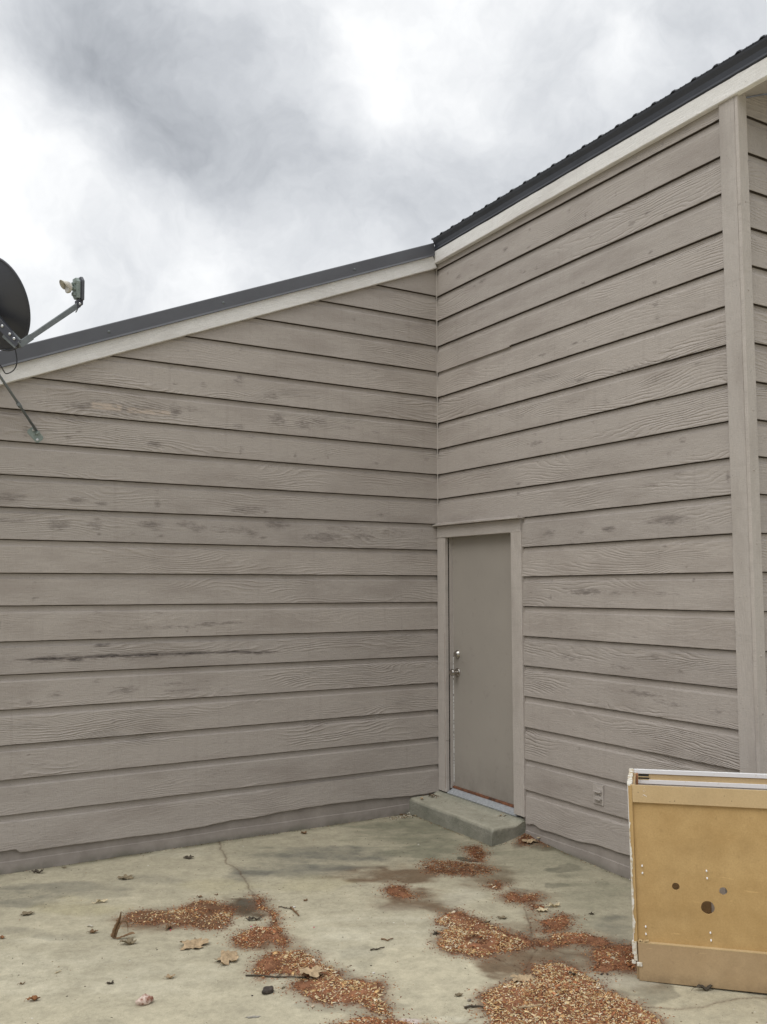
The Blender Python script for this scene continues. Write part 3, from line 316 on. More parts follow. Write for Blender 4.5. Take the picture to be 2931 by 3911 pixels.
# ------------------------------------------------------------------ object helpers
def link(name, me, m, parent=None, smooth=False):
    o = bpy.data.objects.new(name, me); C.objects.link(o)
    if m is not None and not me.materials: me.materials.append(m)
    if parent is not None: o.parent = parent
    if smooth: me.polygons.foreach_set('use_smooth', [True]*len(me.polygons))
    return o
def root(name, label, cat, loc=(0, 0, 0), group=None, rz=0.):
    o = bpy.data.objects.new(name, None); C.objects.link(o); o.empty_display_size = .1
    o.location = loc; o.rotation_euler = (0, 0, rz); o['label'] = label; o['category'] = cat
    if group: o['group'] = group
    bpy.context.view_layer.update()
    return o
def wm(o):
    return (wm(o.parent) if o.parent else Matrix()) @ o.matrix_basis
class MB:
    def __init__(s): s.v = []; s.f = []; s.c = []
    def add(s, vs, fs, col=None):
        k = len(s.v); s.v += [tuple(p) for p in vs]; s.f += [tuple(i+k for i in f) for f in fs]
        if col is not None: s.c += [col]*len(vs)
    def box(s, a, b, col=None):
        x0, x1 = sorted((a[0], b[0])); y0, y1 = sorted((a[1], b[1])); z0, z1 = sorted((a[2], b[2]))
        s.add([(x0, y0, z0), (x1, y0, z0), (x1, y1, z0), (x0, y1, z0), (x0, y0, z1), (x1, y0, z1), (x1, y1, z1), (x0, y1, z1)],
              [(3, 2, 1, 0), (4, 5, 6, 7), (0, 1, 5, 4), (1, 2, 6, 5), (2, 3, 7, 6), (3, 0, 4, 7)], col)
    def obox(s, c, ex, ey, ez, col=None):
        c, ex, ey, ez = map(Vector, (c, ex, ey, ez)); v = []
        for kz in (-1, 1):
            for kx, ky in ((-1, -1), (1, -1), (1, 1), (-1, 1)): v.append(c+ex*kx+ey*ky+ez*kz)
        s.add(v, [(3, 2, 1, 0), (4, 5, 6, 7), (0, 1, 5, 4), (1, 2, 6, 5), (2, 3, 7, 6), (3, 0, 4, 7)], col)
    def tube(s, pts, r, n=10, col=None, cap=True):
        pts = [Vector(p) for p in pts]; rr = r if isinstance(r, (list, tuple)) else [r]*len(pts)
        prev = None; rings = []
        for i, p in enumerate(pts):
            d = (pts[min(i+1, len(pts)-1)]-pts[max(i-1, 0)]).normalized()
            a = prev if prev is not None else (Vector((0, 0, 1)) if abs(d.z) < .9 else Vector((1, 0, 0)))
            e1 = (a-d*a.dot(d)).normalized(); e2 = d.cross(e1); prev = e1
            rings.append([p+(e1*math.cos(2*math.pi*k/n)+e2*math.sin(2*math.pi*k/n))*rr[i] for k in range(n)])
        vs = [v for r_ in rings for v in r_]; fs = []
        for i in range(len(pts)-1):
            for k in range(n):
                a, b_ = i*n+k, i*n+(k+1) % n; fs.append((a, b_, b_+n, a+n))
        if cap: fs.append(tuple(range(n-1, -1, -1))); fs.append(tuple(range(len(vs)-n, len(vs))))
        s.add(vs, fs, col)
    def lathe(s, o, ax, prof, n=24):
        """prof: (distance along ax, radius)"""
        o, ax = Vector(o), Vector(ax).normalized()
        a = Vector((0, 0, 1)) if abs(ax.z) < .9 else Vector((1, 0, 0)); e1 = (a-ax*a.dot(ax)).normalized(); e2 = ax.cross(e1)
        vs = [o+ax*h+(e1*math.cos(2*math.pi*k/n)+e2*math.sin(2*math.pi*k/n))*max(r, 1e-5) for h, r in prof for k in range(n)]
        fs = [(i*n+k, i*n+(k+1) % n, (i+1)*n+(k+1) % n, (i+1)*n+k) for i in range(len(prof)-1) for k in range(n)]
        fs += [tuple(range(n-1, -1, -1)), tuple(range(len(vs)-n, len(vs)))]
        s.add(vs, fs)
    def prism(s, poly, ext):
        """closed prism: poly is a list of points, ext an extrusion vector"""
        n = len(poly); e = Vector(ext); vs = [Vector(p) for p in poly]; vs += [p+e for p in vs]
        s.add(vs, [tuple(range(n-1, -1, -1)), tuple(range(n, 2*n))]+[(i, (i+1) % n, (i+1) % n+n, i+n) for i in range(n)])
    def build(s, name, m, parent=None, bevel=0., smooth=False, grain=None, seed=0.):
        me = bpy.data.meshes.new(name); off = wm(parent).inverted() if parent is not None else None
        vs = [off @ Vector(v) for v in s.v] if off is not None else s.v
        me.from_pydata(vs, [], s.f)
        bm = bmesh.new(); bm.from_mesh(me); bmesh.ops.recalc_face_normals(bm, faces=bm.faces)
        if bevel: bmesh.ops.bevel(bm, geom=list(bm.edges), offset=bevel, segments=2, affect='EDGES', profile=.6)
        bm.to_mesh(me); bm.free()
        if s.c and len(s.c) == len(me.vertices):
            a = me.attributes.new('tint', 'FLOAT_COLOR', 'POINT'); a.data.foreach_set('color', [k for c in s.c for k in (*c[:3], 1.)])
        if grain:                       # grain = (along vector, across vector)
            g = me.attributes.new('grain', 'FLOAT_VECTOR', 'POINT'); A, B = map(Vector, grain); out = []
            for v in me.vertices: out += [v.co.dot(A), v.co.dot(B), seed]
            g.data.foreach_set('vector', out)
        return link(name, me, m, parent, smooth)

def vnoise(x, y, seed=0):
    """smooth value noise, arrays in, -1..1 out"""
    xi = np.floor(x).astype(np.int64); yi = np.floor(y).astype(np.int64); fx = x-xi; fy = y-yi
    fx = fx*fx*(3-2*fx); fy = fy*fy*(3-2*fy)
    def h(a, b):
        k = (a*374761393+b*668265263+seed*2147483647) & 0xffffffff
        k = ((k ^ (k >> 13))*1274126177) & 0xffffffff
        return ((k ^ (k >> 16)) & 0xffff)/32767.5-1
    return (h(xi, yi)*(1-fx)+h(xi+1, yi)*fx)*(1-fy)+(h(xi, yi+1)*(1-fx)+h(xi+1, yi+1)*fx)*fy
def fbm(x, y, seed=0, o=4):
    r = 0; a = 1; t = 0
    for k in range(o): r = r+a*vnoise(x*2**k, y*2**k, seed+k*17); t += a; a *= .5
    return r/t

# ------------------------------------------------------------------ HOUSE
house = root('house', 'taupe lap-sided house with charcoal metal roof meeting at an inner corner', 'house')
LEFTZ = [4.242, 4.010, 3.799, 3.581, 3.363, 3.147, 2.928, 2.711, 2.498, 2.293, 2.086, 1.872, 1.663, 1.447, 1.225, 1.011, .794, .579, .361, .144]
LEFTZ2 = [4.242, 4.009, 3.790, 3.572, 3.361, 3.151, 2.941, 2.720, 2.510, 2.292, 2.082, 1.875, 1.661, 1.453, 1.226, 1.018, .799, .578, .364, .146]
LX = -3.39; LEFT_END = -5.9
lb = [(-6, -.09), (-4.2, -.085), (-3.5, -.06), (-3.31, -.065), (-3.22, -.067), (-3.20, -.088), (-2.75, -.092), (-2.19, -.094), (-1.9, -.083), (-1.57, -.073), (-1.43, -.064), (-1.05, -.053), (-.6, -.062), (-.27, -.078), (0, -.077)]
rb = [(-3.2, -.06), (-2.4, -.058), (-2.09, -.064), (-1.85, -.072), (-1.61, -.088), (-1.4, -.09), (-1.24, -.094), (-1.21, -.082), (-1.17, -.076), (-1.14, -.088), (-1.08, -.09)]
def rake_z(x): return 4.276+.409*x           # underside of the left rake board at the wall
def left_z(i, x):
    if i == 20: return np.interp(x, [p[0] for p in lb], [p[1] for p in lb])
    return LEFTZ[i]+(LEFTZ2[i]-LEFTZ[i])*(x/LX)
RC = [4.234, 4.003, 3.793, 3.576, 3.36, 3.145, 2.927, 2.709, 2.497, 2.293, 2.086]
RD = {10: 2.069, 11: 1.854, 12: 1.644, 13: 1.432, 14: 1.221, 15: 1.012, 16: .797, 17: .58, 18: .356, 19: .145}
RP = [4.235, 4.017, 3.798, 3.58, 3.362, 3.144, 2.923, 2.703, 2.491, 2.285, 2.078, 1.863, 1.651, 1.437, 1.223, 1.017, .797, .583, .368, .150]
def right_z(i, y):
    if i == 20: return np.interp(y, [p[0] for p in rb], [p[1] for p in rb])
    if i == 10: return np.interp(-y, [0, 1.09, 2.905], [RC[10], RD[10], RP[10]])
    if i < 10: return RC[i]+(RP[i]-RC[i])*(-y/2.9)
    return RD[i]+(RP[i]-RD[i])*((-y-1.1)/1.8)
E_ = .215
PROF = [(.001, .012), (.0135, .0105), (.0168, .0008), (.0195, .0), (.0205, .004)]+[(.0205-.0060*h/.18, h) for h in [.012+.0112*k for k in range(15)]]+[(.0135, .180), (.0115, .185), (.0062, .1875), (.0045, .20), (.003, .224)]
def siding(name, boards, P, label=None, stains=(), bares=(), cut=None):
    """boards: (index, s0, s1, zfun, ztop fun); P(s, out, z) -> point"""
    V, F, Gr, St, Ba = [], [], [], [], []
    for (i, s0, s1, zf, zt) in boards:
        n = max(2, int(abs(s1-s0)/.02)+1); S = np.linspace(s0, s1, n)
        zb = zf(S)+.0011*fbm(S*9, S*0+i*3.7, 5)+.0009*fbm(S*40, S*0+i*1.7, 9)
        if i == 20: zb = zb+.007*fbm(S*3.3, S*0+4., 61, 3)+.004*fbm(S*14, S*0+2., 62, 3)
        ztp = np.minimum(zt(S)-.0055, zb+.30)
        wob = .0012*fbm(S*3, S*0+i*5.1, 3)
        base = len(V)
        H = ztp-zb
        for k, (o, h) in enumerate(PROF):
            hh = h/.224*H if h > .17 else h
            hh = np.full(n, float(hh)) if np.isscalar(hh) else hh
            hh = np.minimum(hh, H)
            zz = zb+hh; oo = np.full(n, o)+wob+.0006*fbm(S*25, S*0+k+i*2.2, 12)*(1 if .002 < h < .18 else .4)
            if cut is not None: zz = np.minimum(zz, cut(S))
            for a, b_, c in zip(S, oo, zz): V.append(P(a, b_, c)); Gr.append((a, c, i*1.37+.5))
            st = np.zeros(n); ba = np.zeros(n)
            for (cs, cz, rs, rz, w_) in stains:
                q = ((S-cs)/rs)**2+((zz-cz)/rz)**2; st = np.maximum(st, w_*np.exp(-q**1.4))
            for (a0, a1, z0, z1) in bares:
                ba = np.maximum(ba, ((S > a0) & (S < a1) & (zz > z0) & (zz < z1) & (h > .001) & (h < .17)).astype(float))
            St += st.tolist(); Ba += ba.tolist()
        K = len(PROF)
        for k in range(K-1):
            for j in range(n-1):
                a = base+k*n+j; F.append((a, a+1, a+n+1, a+n))
        F.append(tuple(base+k*n for k in range(K))); F.append(tuple(base+k*n+n-1 for k in range(K-1, -1, -1)))
    me = bpy.data.meshes.new(name); me.from_pydata(V, [], F)
    bm = bmesh.new(); bm.from_mesh(me); bmesh.ops.dissolve_degenerate(bm, dist=1e-5, edges=bm.edges) if False else None
    bm.to_mesh(me); bm.free()
    a = me.attributes.new('grain', 'FLOAT_VECTOR', 'POINT'); a.data.foreach_set('vector', [k for g in Gr for k in g])
    a = me.attributes.new('stain', 'FLOAT', 'POINT'); a.data.foreach_set('value', St)
    a = me.attributes.new('bare', 'FLOAT', 'POINT'); a.data.foreach_set('value', Ba)
    o = link(name, me, M['siding'], house)
    if label: o['label'] = label
    return o
# stains (along, z, half length, half height, weight), positions measured on the wall
LSt, RSt, LBa = list(LST), list(RST), LBARE
rr = random.Random(3)
for i in range(1, 20):
    for k in range(3):
        x = -rr.uniform(.1, 3.4); LSt.append((x, left_z(i, x)+rr.uniform(.03, .17), rr.uniform(.01, .03), rr.uniform(.008, .018), rr.uniform(.2, .4)))
        y = -rr.uniform(.1, 2.85) if i < 11 else -rr.uniform(1.15, 2.85); RSt.append((y, right_z(i, y)+rr.uniform(.03, .17), rr.uniform(.01, .03), rr.uniform(.008, .02), rr.uniform(.2, .45)))
lboards = []
for i in range(0, 21):
    zf = (lambda S, i=i: left_z(i, S)+0*S)
    zt = (lambda S, i=i: left_z(i-1, S)+0*S) if i > 0 else (lambda S: left_z(0, S)+.2)
    # board only where its bottom lies under the rake
    x0 = LEFT_END
    zb0 = LEFTZ[i] if i < 20 else -.08
    xr = (zb0-4.276-.03)/.409
    if xr > x0: x0 = xr
    x1 = -.0165
    if x0 < x1-.05: lboards.append((i, x0, x1, zf, zt))
siding('wall', lboards, lambda s, o, z: (s, -o, z), 'long left wall under the sloping rake, with a dark crack stain', LSt, LBa, cut=lambda S: rake_z(S)+.03)
rboards = []
def rz(i): return lambda S: right_z(i, S)+0*S
for i in range(0, 21):
    zt = rz(i-1) if i else (lambda S: 4.36+0*S)
    if i <= 10:
        segs = [(-2.93, 0.02)]
        if i == 1: segs = [(-2.93, -1.35), (-1.352, .02)]
        if i == 4: segs = [(-2.93, -.98), (-.982, .02)]
        for kk, (a, b_) in enumerate(segs):
            off = .009*(kk if i == 4 else 0)
            rboards.append((i+.01*kk, a, b_, (lambda S, i=i, off=off: right_z(i, S)-off), zt))
    else: rboards.append((i, -2.93, -1.098, rz(i), zt))
siding('wall', rboards, lambda s, o, z: (-o, s, z), 'right wall with the door in it', RSt)
wb = []
for i in range(0, 21):
    wb.append((i, .035, 4.0, (lambda S, i=i: (RP[i] if i < 20 else -.07)+0*S), (lambda S, i=i: (RP[i-1] if i else 4.4528)+0*S)))
for k in range(1, 9):
    zb_ = 4.235+.2178*k; wb.append((-k, max(.035, (zb_-4.315)/.409+.02), 4.0, (lambda S, zb_=zb_: zb_+0*S), (lambda S, zb_=zb_: zb_+.2178+0*S)))
siding('wall', wb, lambda s, o, z: (s, -3.0-o, z), 'return wall beyond the corner post', [(rr.uniform(.1, 1.5), rr.uniform(.2, 4.2), .04, .02, .4) for k in range(20)], cut=lambda S: 4.302+.409*S)
# solid wall core behind the boards, opening left for the door
b = MB()
b.prism([(-5.9, 0.0005, -.05), (-.0005, 0.0005, -.05), (-.0005, 0.0005, 4.28), (-5.9, 0.0005, 1.87)], (0, .12, 0))
b.box((.001, -.13, -.05), (.12, .12, 4.34)); b.box((.001, -1.0, 1.97), (.12, -.131, 4.34)); b.box((.001, -2.999, -.05), (.12, -1.001, 4.34))
b.prism([(.1205, -2.998, -.05), (4.0, -2.998, -.05), (4.0, -2.998, 5.92), (.1205, -2.998, 4.33)], (0, .118, 0))
o = b.build('wall_sheathing', M['slot'], house)
# far walls of the house, out of view
b = MB(); b.box((-5.9, .1205, -.2), (-5.78, 7.0, 1.85)); b.box((-5.779, 6.88, -.2), (4., 7., 1.85)); b.box((3.88, -2.879, -.2), (4., 6.879, 4.3)); b.build('rear_wall', M['trim'], house)
# foundation: two lifts with a form line
def found(name, P, s0, s1):
    n = int(abs(s1-s0)/.04); V, F = [], []
    prof = [(.0, -.02), (.001, -.10), (.002, -.139), (.0075, -.143), (.009, -.18), (.011, -.30)]
    for k, (o_, z) in enumerate(prof):
        for j in range(n+1):
            s = s0+(s1-s0)*j/n; q = mn.noise(Vector((s*5, z*9, 2)))*.0015+.002
            V.append(P(s, o_+q, z+(mn.noise(Vector((s*2, 5, 1)))*.006 if k in (2, 3) else 0)))
    for k in range(len(prof)-1):
        for j in range(n): a = k*(n+1)+j; F.append((a, a+1, a+n+2, a+n+1))
    m = MB(); m.v, m.f = V, F; return m.build(name, M['foundation'], house)
found('foundation', lambda s, o, z: (s, -o, z), -5.9, .0); found('foundation', lambda s, o, z: (-o, s, z), -3.0, -1.05)
found('foundation', lambda s, o, z: (s, -3.0-o, z), 0., 4.0)
# caulk in the inner corner
b = MB(); b.tube([(-.0195, -.0195, z) for z in np.linspace(2.07, 4.27, 40)], [.004+.002*random.random() for k in range(40)], 6); b.build('corner_caulk', M['trim'], house, grain=((0, 0, 1), (1, 1, 0)))

def plank(p0, p1, wv, tv, n=None, jit=.0008, bev=.003):
    """long board from p0 to p1, half width vector wv, full thickness vector tv, slightly rounded and uneven"""
    p0, p1, wv, tv = map(Vector, (p0, p1, wv, tv)); L_ = (p1-p0).length; n = n or max(2, int(L_/.05)); m = MB()
    wn, tn = wv.normalized(), tv.normalized(); W_, T_ = wv.length, tv.length
    sec = [(-W_, 0), (-W_, T_-bev), (-W_+bev, T_), (0, T_), (W_-bev, T_), (W_, T_-bev), (W_, 0)]
    K = len(sec); sd_ = random.random()*50
    for j in range(n+1):
        c = p0+(p1-p0)*(j/n)
        for k, (a, t_) in enumerate(sec):
            q = mn.noise(Vector((j*.7, k*3.1, sd_)))*jit*1.5
            m.v.append(tuple(c+wn*(a+q)+tn*(t_+(q if t_ > 0 else 0))))
    for j in range(n):
        for k in range(K): a = j*K+k; b_ = j*K+(k+1) % K; m.f.append((a, b_, b_+K, a+K))
    m.f.append(tuple(range(K))); m.f.append(tuple(range(n*K+K-1, n*K-1, -1)))
    return m
def put(m, name, mt, par=house, along=(0, 0, 1), across=(1, 1, 0), seed=None, **kw):
    return m.build(name, M[mt], par, grain=(Vector(along).normalized(), Vector(across).normalized()), seed=seed if seed is not None else random.random()*30, **kw)
# corner post: pieces facing two ways
o = put(plank((-.002, -2.975, -.13), (-.002, -2.975, 4.33), (0, .0525, 0), (-.038, 0, 0)), 'corner_board', 'trim', across=(0, 1, 0))
o = put(plank((-.0015, -3.0285, -.12), (-.0015, -3.0285, 4.33), (0, .0005, 0), (-.036, 0, 0), bev=.0002), 'corner_board', 'trim', across=(0, 1, 0))
o = put(plank((-.0005, -3.031, -.13), (-.0005, -3.031, 4.33), (.039, 0, 0), (0, -.019, 0)), 'corner_board', 'trim', across=(1, 0, 0))
o = put(plank((.0145, -2.999, -.13), (.0145, -2.999, 4.33), (.027, 0, 0), (0, -.0315, 0), bev=.002), 'corner_board', 'trim', across=(1, 0, 0))
for (z, x) in ((3.2, .0), (2.53, .005), (2.2, -.005), (1.8, .0), (1.2, .003), (.9, .0), (3.7, .002)):
    b = MB(); b.lathe((x, -3.049, z), (0, -1, 0), [(0, .0075), (.003, .006), (.004, .001)], 10); b.build('nail_head', M['trim'], house, grain=((0, 0, 1), (1, 0, 0)))

# rake on the left (board, then dark metal trim), eave on the right
SLv = Vector((1, 0, .409)).normalized(); SLn = Vector((-.409, 0, 1)).normalized()
def lr(x, off): return Vector((x, 0, 4.276+.409*x+off))
b = plank(lr(-.056, .043)+Vector((0, -.004, 0)), lr(-6.2, .043)+Vector((0, -.004, 0)), SLn*.060, (0, -.040, 0), bev=.004, jit=.0014)
# clip the top end plumb against the right fascia
put(b, 'rake_board', 'fascia', along=SLv, across=SLn)
b = plank(lr(-.03, -.008)+Vector((0, -.0165, 0)), lr(-6.1, -.008)+Vector((0, -.0165, 0)), SLn*.009, (0, -.010, 0), bev=.002)
put(b, 'rake_shadow_strip', 'trim', along=SLv, across=SLn)
def rakemetal(x0, x1):
    m = MB(); n = 40
    sec = [(.0, .2005), (-.052, .198), (-.056, .192), (-.056, .100), (-.061, .086), (-.052, .084), (.0, .084)]
    K = len(sec)
    for j in range(n+1):
        x = x0+(x1-x0)*j/n
        for k, (y, z) in enumerate(sec): m.v.append((x, y+mn.noise(Vector((j*.3, k, 3)))*.0012, 4.276+.409*x+z+.004))
    for j in range(n):
        for k in range(K): a = j*K+k; b_ = j*K+(k+1) % K; m.f.append((a, b_, b_+K, a+K))
    m.f.append(tuple(range(K))); m.f.append(tuple(range(n*K+K-1, n*K-1, -1)))
    return m
rakemetal(-.066, -6.3).build('rake_trim', M['roofmetal'], house)
for x in (-.829, -1.919, -2.734, -3.75, -4.8):
    b = MB(); b.lathe((x, -.056, 4.276+.409*x+.145), (0, -1, 0), [(0, .010), (.002, .010), (.003, .006), (.007, .006), (.008, .003)], 8)
    b.build('trim_screw', M['galv'], house)
# right eave
EV0, EV1 = -.060, -3.42
def ez(y): return -.011*y       # eave rises slightly towards the viewer, as measured
b = plank((-.021, EV0+.02, 4.327+ez(EV0)), (-.021, EV1, 4.327+ez(EV1)), (0, 0, .053), (-.036, 0, 0), bev=.004, jit=.0012)
put(b, 'fascia_board', 'fascia', along=(0, 1, 0), across=(0, 0, 1))
def eavetrim():
    m = MB(); n = 60
    sec = [(.02, .0), (-.058, .0), (-.063, .006), (-.060, .020), (-.066, .050), (-.082, .078), (-.086, .090), (-.060, .092), (.02, .092)]
    K = len(sec); y0, y1 = -.0595, EV1-.01
    for j in range(n+1):
        y = y0+(y1-y0)*j/n
        for k, (x, z) in enumerate(sec): m.v.append((x+mn.noise(Vector((j*.4, k, 8)))*.001, y, 4.381+z+ez(y)))
    for j in range(n):
        for k in range(K): a = j*K+k; b_ = j*K+(k+1) % K; m.f.append((a, b_, b_+K, a+K))
    m.f.append(tuple(range(K))); m.f.append(tuple(range(n*K+K-1, n*K-1, -1)))
    return m
eavetrim().build('eave_trim', M['roofshade'], house)
# ribbed metal roof: main slope, ribs run up the slope and end at the eave
def roof(y0, y1, x0, x1, zoff, bowed=True):
    m = MB(); pitch = .1533; ys = []
    y = y0
    while y < y1-.001:
        for dy, h in ((0, 0), (.010, .0105), (.030, .0105), (.046, 0), (.075, .001), (.080, .004), (.085, .001), (.115, .001), (.120, .004), (.125, .001)):
            if y+dy <= y1: ys.append((y+dy, h))
        y += pitch
    ys.append((y1, 0))
    T = .006
    for (yy, h) in ys:
        for (x, dz) in ((x0, 0), (x1, 0)):
            z = 4.476+.409*(x+.08)+h+zoff+(ez(yy) if yy < 0 else 0)
            m.v.append((x, yy, z)); m.v.append((x, yy, z-T-(0 if h else 0)))
    for j in range(len(ys)-1):
        a = j*4; b_ = a+4
        m.f += [(a, b_, b_+2, a+2), (a+1, a+3, b_+3, b_+1), (a, a+1, b_+1, b_), (a+2, b_+2, b_+3, a+3)]
    m.f += [(0, 2, 3, 1), (len(m.v)-4, len(m.v)-3, len(m.v)-1, len(m.v)-2)]
    return m
roof(-3.43, -.045, -.088, 4.2, .004).build('roof', M['roofshade'], house)
roof(-.012, 7.1, -6.3, 4.2, -.062).build('roof', M['roofshade'], house)
# closure strip: dark foam plugs between ribs and drip edge with small gaps
b = MB()
y = -3.42
while y < -.07:
    b.box((-.078, y+.004, 4.474+ez(y)), (-.05, y+.138, 4.482+ez(y))); y += .1533
b.build('closure_strip', M['black'], house)
# soffit of the overhang beyond the corner and its rake board
b = MB(); b.prism([(-.0205, EV1+.02, 4.276-ez(0)+.03), (4.1, EV1+.02, 4.276+.409*4.1+.03), (4.1, EV1+.02, 4.276+.409*4.1+.045), (-.0205, EV1+.02, 4.321)], (0, -EV1-3.02, 0))
put(b, 'soffit', 'trim', along=(1, 0, 0), across=(0, 1, 0))
b = plank(Vector((-.02, EV1+.018, 4.36)), Vector((4.15, EV1+.018, 4.36+.409*4.15)), SLn*.06, (0, -.036, 0)); put(b, 'rake_board', 'fascia', along=SLv, across=SLn)

# door set
dr = MB(); dr.box((.046, -1.0, -.012), (.085, -.133, 1.985)); door = dr.build('door', M['door'], house, bevel=.0015)
b = MB(); b.box((.012, -.1305, -.03), (.085, -.1255, 1.97)); b.box((.0, -1.014, -.03), (.085, -1.0005, 1.97)); b.box((.0, -1.0, 1.9705), (.085, -.13, 1.984)); b.box((-.012, -.13, -.045), (.0115, -.1245, 1.968))
put(b, 'door_jamb', 'trim')
put(plank((.002, -.0755, -.055), (.002, -.0755, 1.966), (0, .0550, 0), (-.032, 0, 0)), 'door_casing', 'trim', across=(0, 1, 0))
put(plank((.002, -1.0405, -.045), (.002, -1.0405, 1.966), (0, .0585, 0), (-.034, 0, 0)), 'door_casing', 'trim', across=(0, 1, 0))
put(plank((.002, -.0195, 2.016), (.002, -1.094, 2.012), (0, 0, .0475), (-.034, 0, 0)), 'door_head_casing', 'trim', along=(0, 1, 0), across=(0, 0, 1))
put(plank((-.0, .0, 2.071), (-.0, -1.112, 2.067), (0, 0, .0055), (-.070, 0, 0), bev=.002), 'drip_cap', 'trim', along=(0, 1, 0), across=(0, 0, 1))
put(plank((-.0, -.0, 2.083), (-.0, -1.085, 2.079), (0, 0, .005), (-.045, 0, 0), bev=.002), 'drip_cap', 'trim', along=(0, 1, 0), across=(0, 0, 1))
b = MB(); b.tube([(-.030, -.122-.0004*k, z) for k, z in enumerate(np.linspace(-.03, 1.2, 8))], .0012, 5); b.build('casing_gap', M['rustwood'], house)
b = MB(); b.box((.042, -.1380, .02), (.047, -.1335, 1.02)); b.build('weatherstrip', M['weather'], house)
b = MB(); b.box((.042, -.1375, 1.0205), (.0465, -.1335, 1.95)); b.build('door_stop', M['trim'], house, grain=((0, 0, 1), (0, 1, 0)))
b = MB(); b.box((.030, -1.0, -.028), (.075, -.134, -.0125)); b.build('door_sill', M['rustwood'], house)
b = MB(); b.prism([(.034, -.134, -.0285), (.034, -.134, -.066), (-.022, -.134, -.066), (-.024, -.134, -.058)], (0, -.865, 0)); b.build('threshold', M['alu'], house, bevel=.001)
# knob and deadbolt (sub-parts of the door)
b = MB(); ky = -.195
b.lathe((.046, ky, .887), (-1, 0, 0), [(0, .033), (.004, .034), (.010, .031), (.012, .014), (.030, .012), (.034, .018), (.042, .026), (.058, .0285), (.068, .024), (.070, .018)], 28)
b.build('knob', M['nickel'], door, smooth=False)
b = MB(); b.lathe((.046, ky, 1.030), (-1, 0, 0), [(0, .032), (.006, .033), (.020, .024), (.024, .022), (.025, .010)], 28); b.build('deadbolt', M['nickel'], door)

# ------------------------------------------------------------------ electric outlet on the wall
ol = root('outlet', 'painted-over double outdoor outlet cover low on the right wall beside the cabinet', 'outlet', (-.017, -1.83, .25))
b = MB(); b.box((-.0175, -1.876, .188), (-.027, -1.786, .312)); put(b, 'cover_plate', 'trim', ol, bevel=.0015)
def dflap(zc, openness):
    m = MB(); n = 14; pts = []
    for k in range(n+1):
        a = math.pi*k/n; pts.append((-.0275, -1.838+.026*math.cos(a)*1., zc+.018*math.sin(a)))
    m.prism(pts, (-.012, 0, 0)); m2 = MB()
    put(m, 'flap', 'trim', ol)
    q = MB(); q.prism([(-.028, -1.868, zc-.006), (-.046-openness, -1.866, zc-.008), (-.046-openness, -1.808, zc-.008), (-.028, -1.806, zc-.006)], (0, 0, .006)); put(q, 'flap', 'trim', ol)
    r_ = MB(); r_.prism([(-.0277, -1.864, zc-.022), (-.034, -1.862, zc-.022), (-.034, -1.812, zc-.022), (-.0277, -1.810, zc-.022)], (0, 0, .012)); put(r_, 'flap_lip', 'trim', ol)
dflap(.275, .004); dflap(.228, .0)

# ------------------------------------------------------------------ concrete step at the door
def gz(x, y):
    """height of the patio surface"""
    return -.212+.050*np.exp(-(x/.17)**2)*np.exp(-((y+.75)/.75)**2)+.004*fbm(x*.9+3, y*.9, 4, 3)
st = MB()
sec = [(-.300, -.26), (-.302, -.215), (-.300, -.15), (-.297, -.115), (-.290, -.100), (-.278, -.093), (-.20, -.090), (-.12, -.091), (-.085, -.089), (-.070, -.083), (-.040, -.068), (-.0, -.0665), (.02, -.0665), (.02, -.26)]
N = 60; K = len(sec)
ys_ = np.concatenate([[-.002], np.linspace(-.012, -1.06, N-4), [-1.068, -1.076, -1.081]])
for j, y in enumerate(ys_):
    for k, (x, z) in enumerate(sec):
        e = max(0, j-(len(ys_)-4)); q = mn.noise(Vector((y*6, k*1.7, 1)))*.005+mn.noise(Vector((y*22, k*2.7, 4)))*.0025
        if z > -.2: z = z-[0, .002, .007, .016][min(e, 3)]
        st.v.append((x+(q if x < -.02 else 0), y+(mn.noise(Vector((x*9, z*9, 3)))*.005 if e == 3 else 0), z+(q*.5 if -.2 < z and x < -.02 else 0)))
N = len(ys_)-1
for j in range(N):
    for k in range(K): a = j*K+k; b_ = j*K+(k+1) % K; st.f.append((a, b_, b_+K, a+K))
st.f.append(tuple(range(K))); st.f.append(tuple(range(N*K+K-1, N*K-1, -1)))
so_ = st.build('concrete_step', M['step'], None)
so_['label'] = 'low mossy concrete step below the taupe door'; so_['category'] = 'step'

# ------------------------------------------------------------------ patio: one sheet, fine near the photograph's ground, wide beyond
def axis(a, b, st_, far):
    inner = list(np.arange(a, b+1e-6, st_)); out = []; d = st_*3
    x = b
    while x < far: x += d; d *= 1.5; out.append(x)
    lo = []; x = a; d = st_*3
    while x > -far: x -= d; d *= 1.5; lo.append(x)
    return np.array(lo[::-1]+inner+out)
XS = axis(-3.9, .1, .008, 60.); YS = axis(-4.1, .05, .008, 60.)
X, Y = np.meshgrid(XS, YS); Xf, Yf = X.ravel(), Y.ravel()
def in_poly(px, py, poly):
    ins = np.zeros(px.shape, bool); n = len(poly)
    for i in range(n):
        x0, y0 = poly[i]; x1, y1 = poly[(i+1) % n]
        if y0 == y1: continue
        c = ((y0 > py) != (y1 > py)) & (px < (x1-x0)*(py-y0)/(y1-y0)+x0); ins ^= c
    return ins
def seg_d(px, py, a, b):
    ax, ay = a; bx, by = b; dx, dy = bx-ax, by-ay; t = np.clip(((px-ax)*dx+(py-ay)*dy)/(dx*dx+dy*dy+1e-12), 0, 1)
    return np.hypot(px-ax-t*dx, py-ay-t*dy)
def sdf(px, py, poly):
    d = np.full(px.shape, 9.)
    for i in range(len(poly)): d = np.minimum(d, seg_d(px, py, poly[i], poly[(i+1) % len(poly)]))
    return np.where(in_poly(px, py, poly), d, -d)
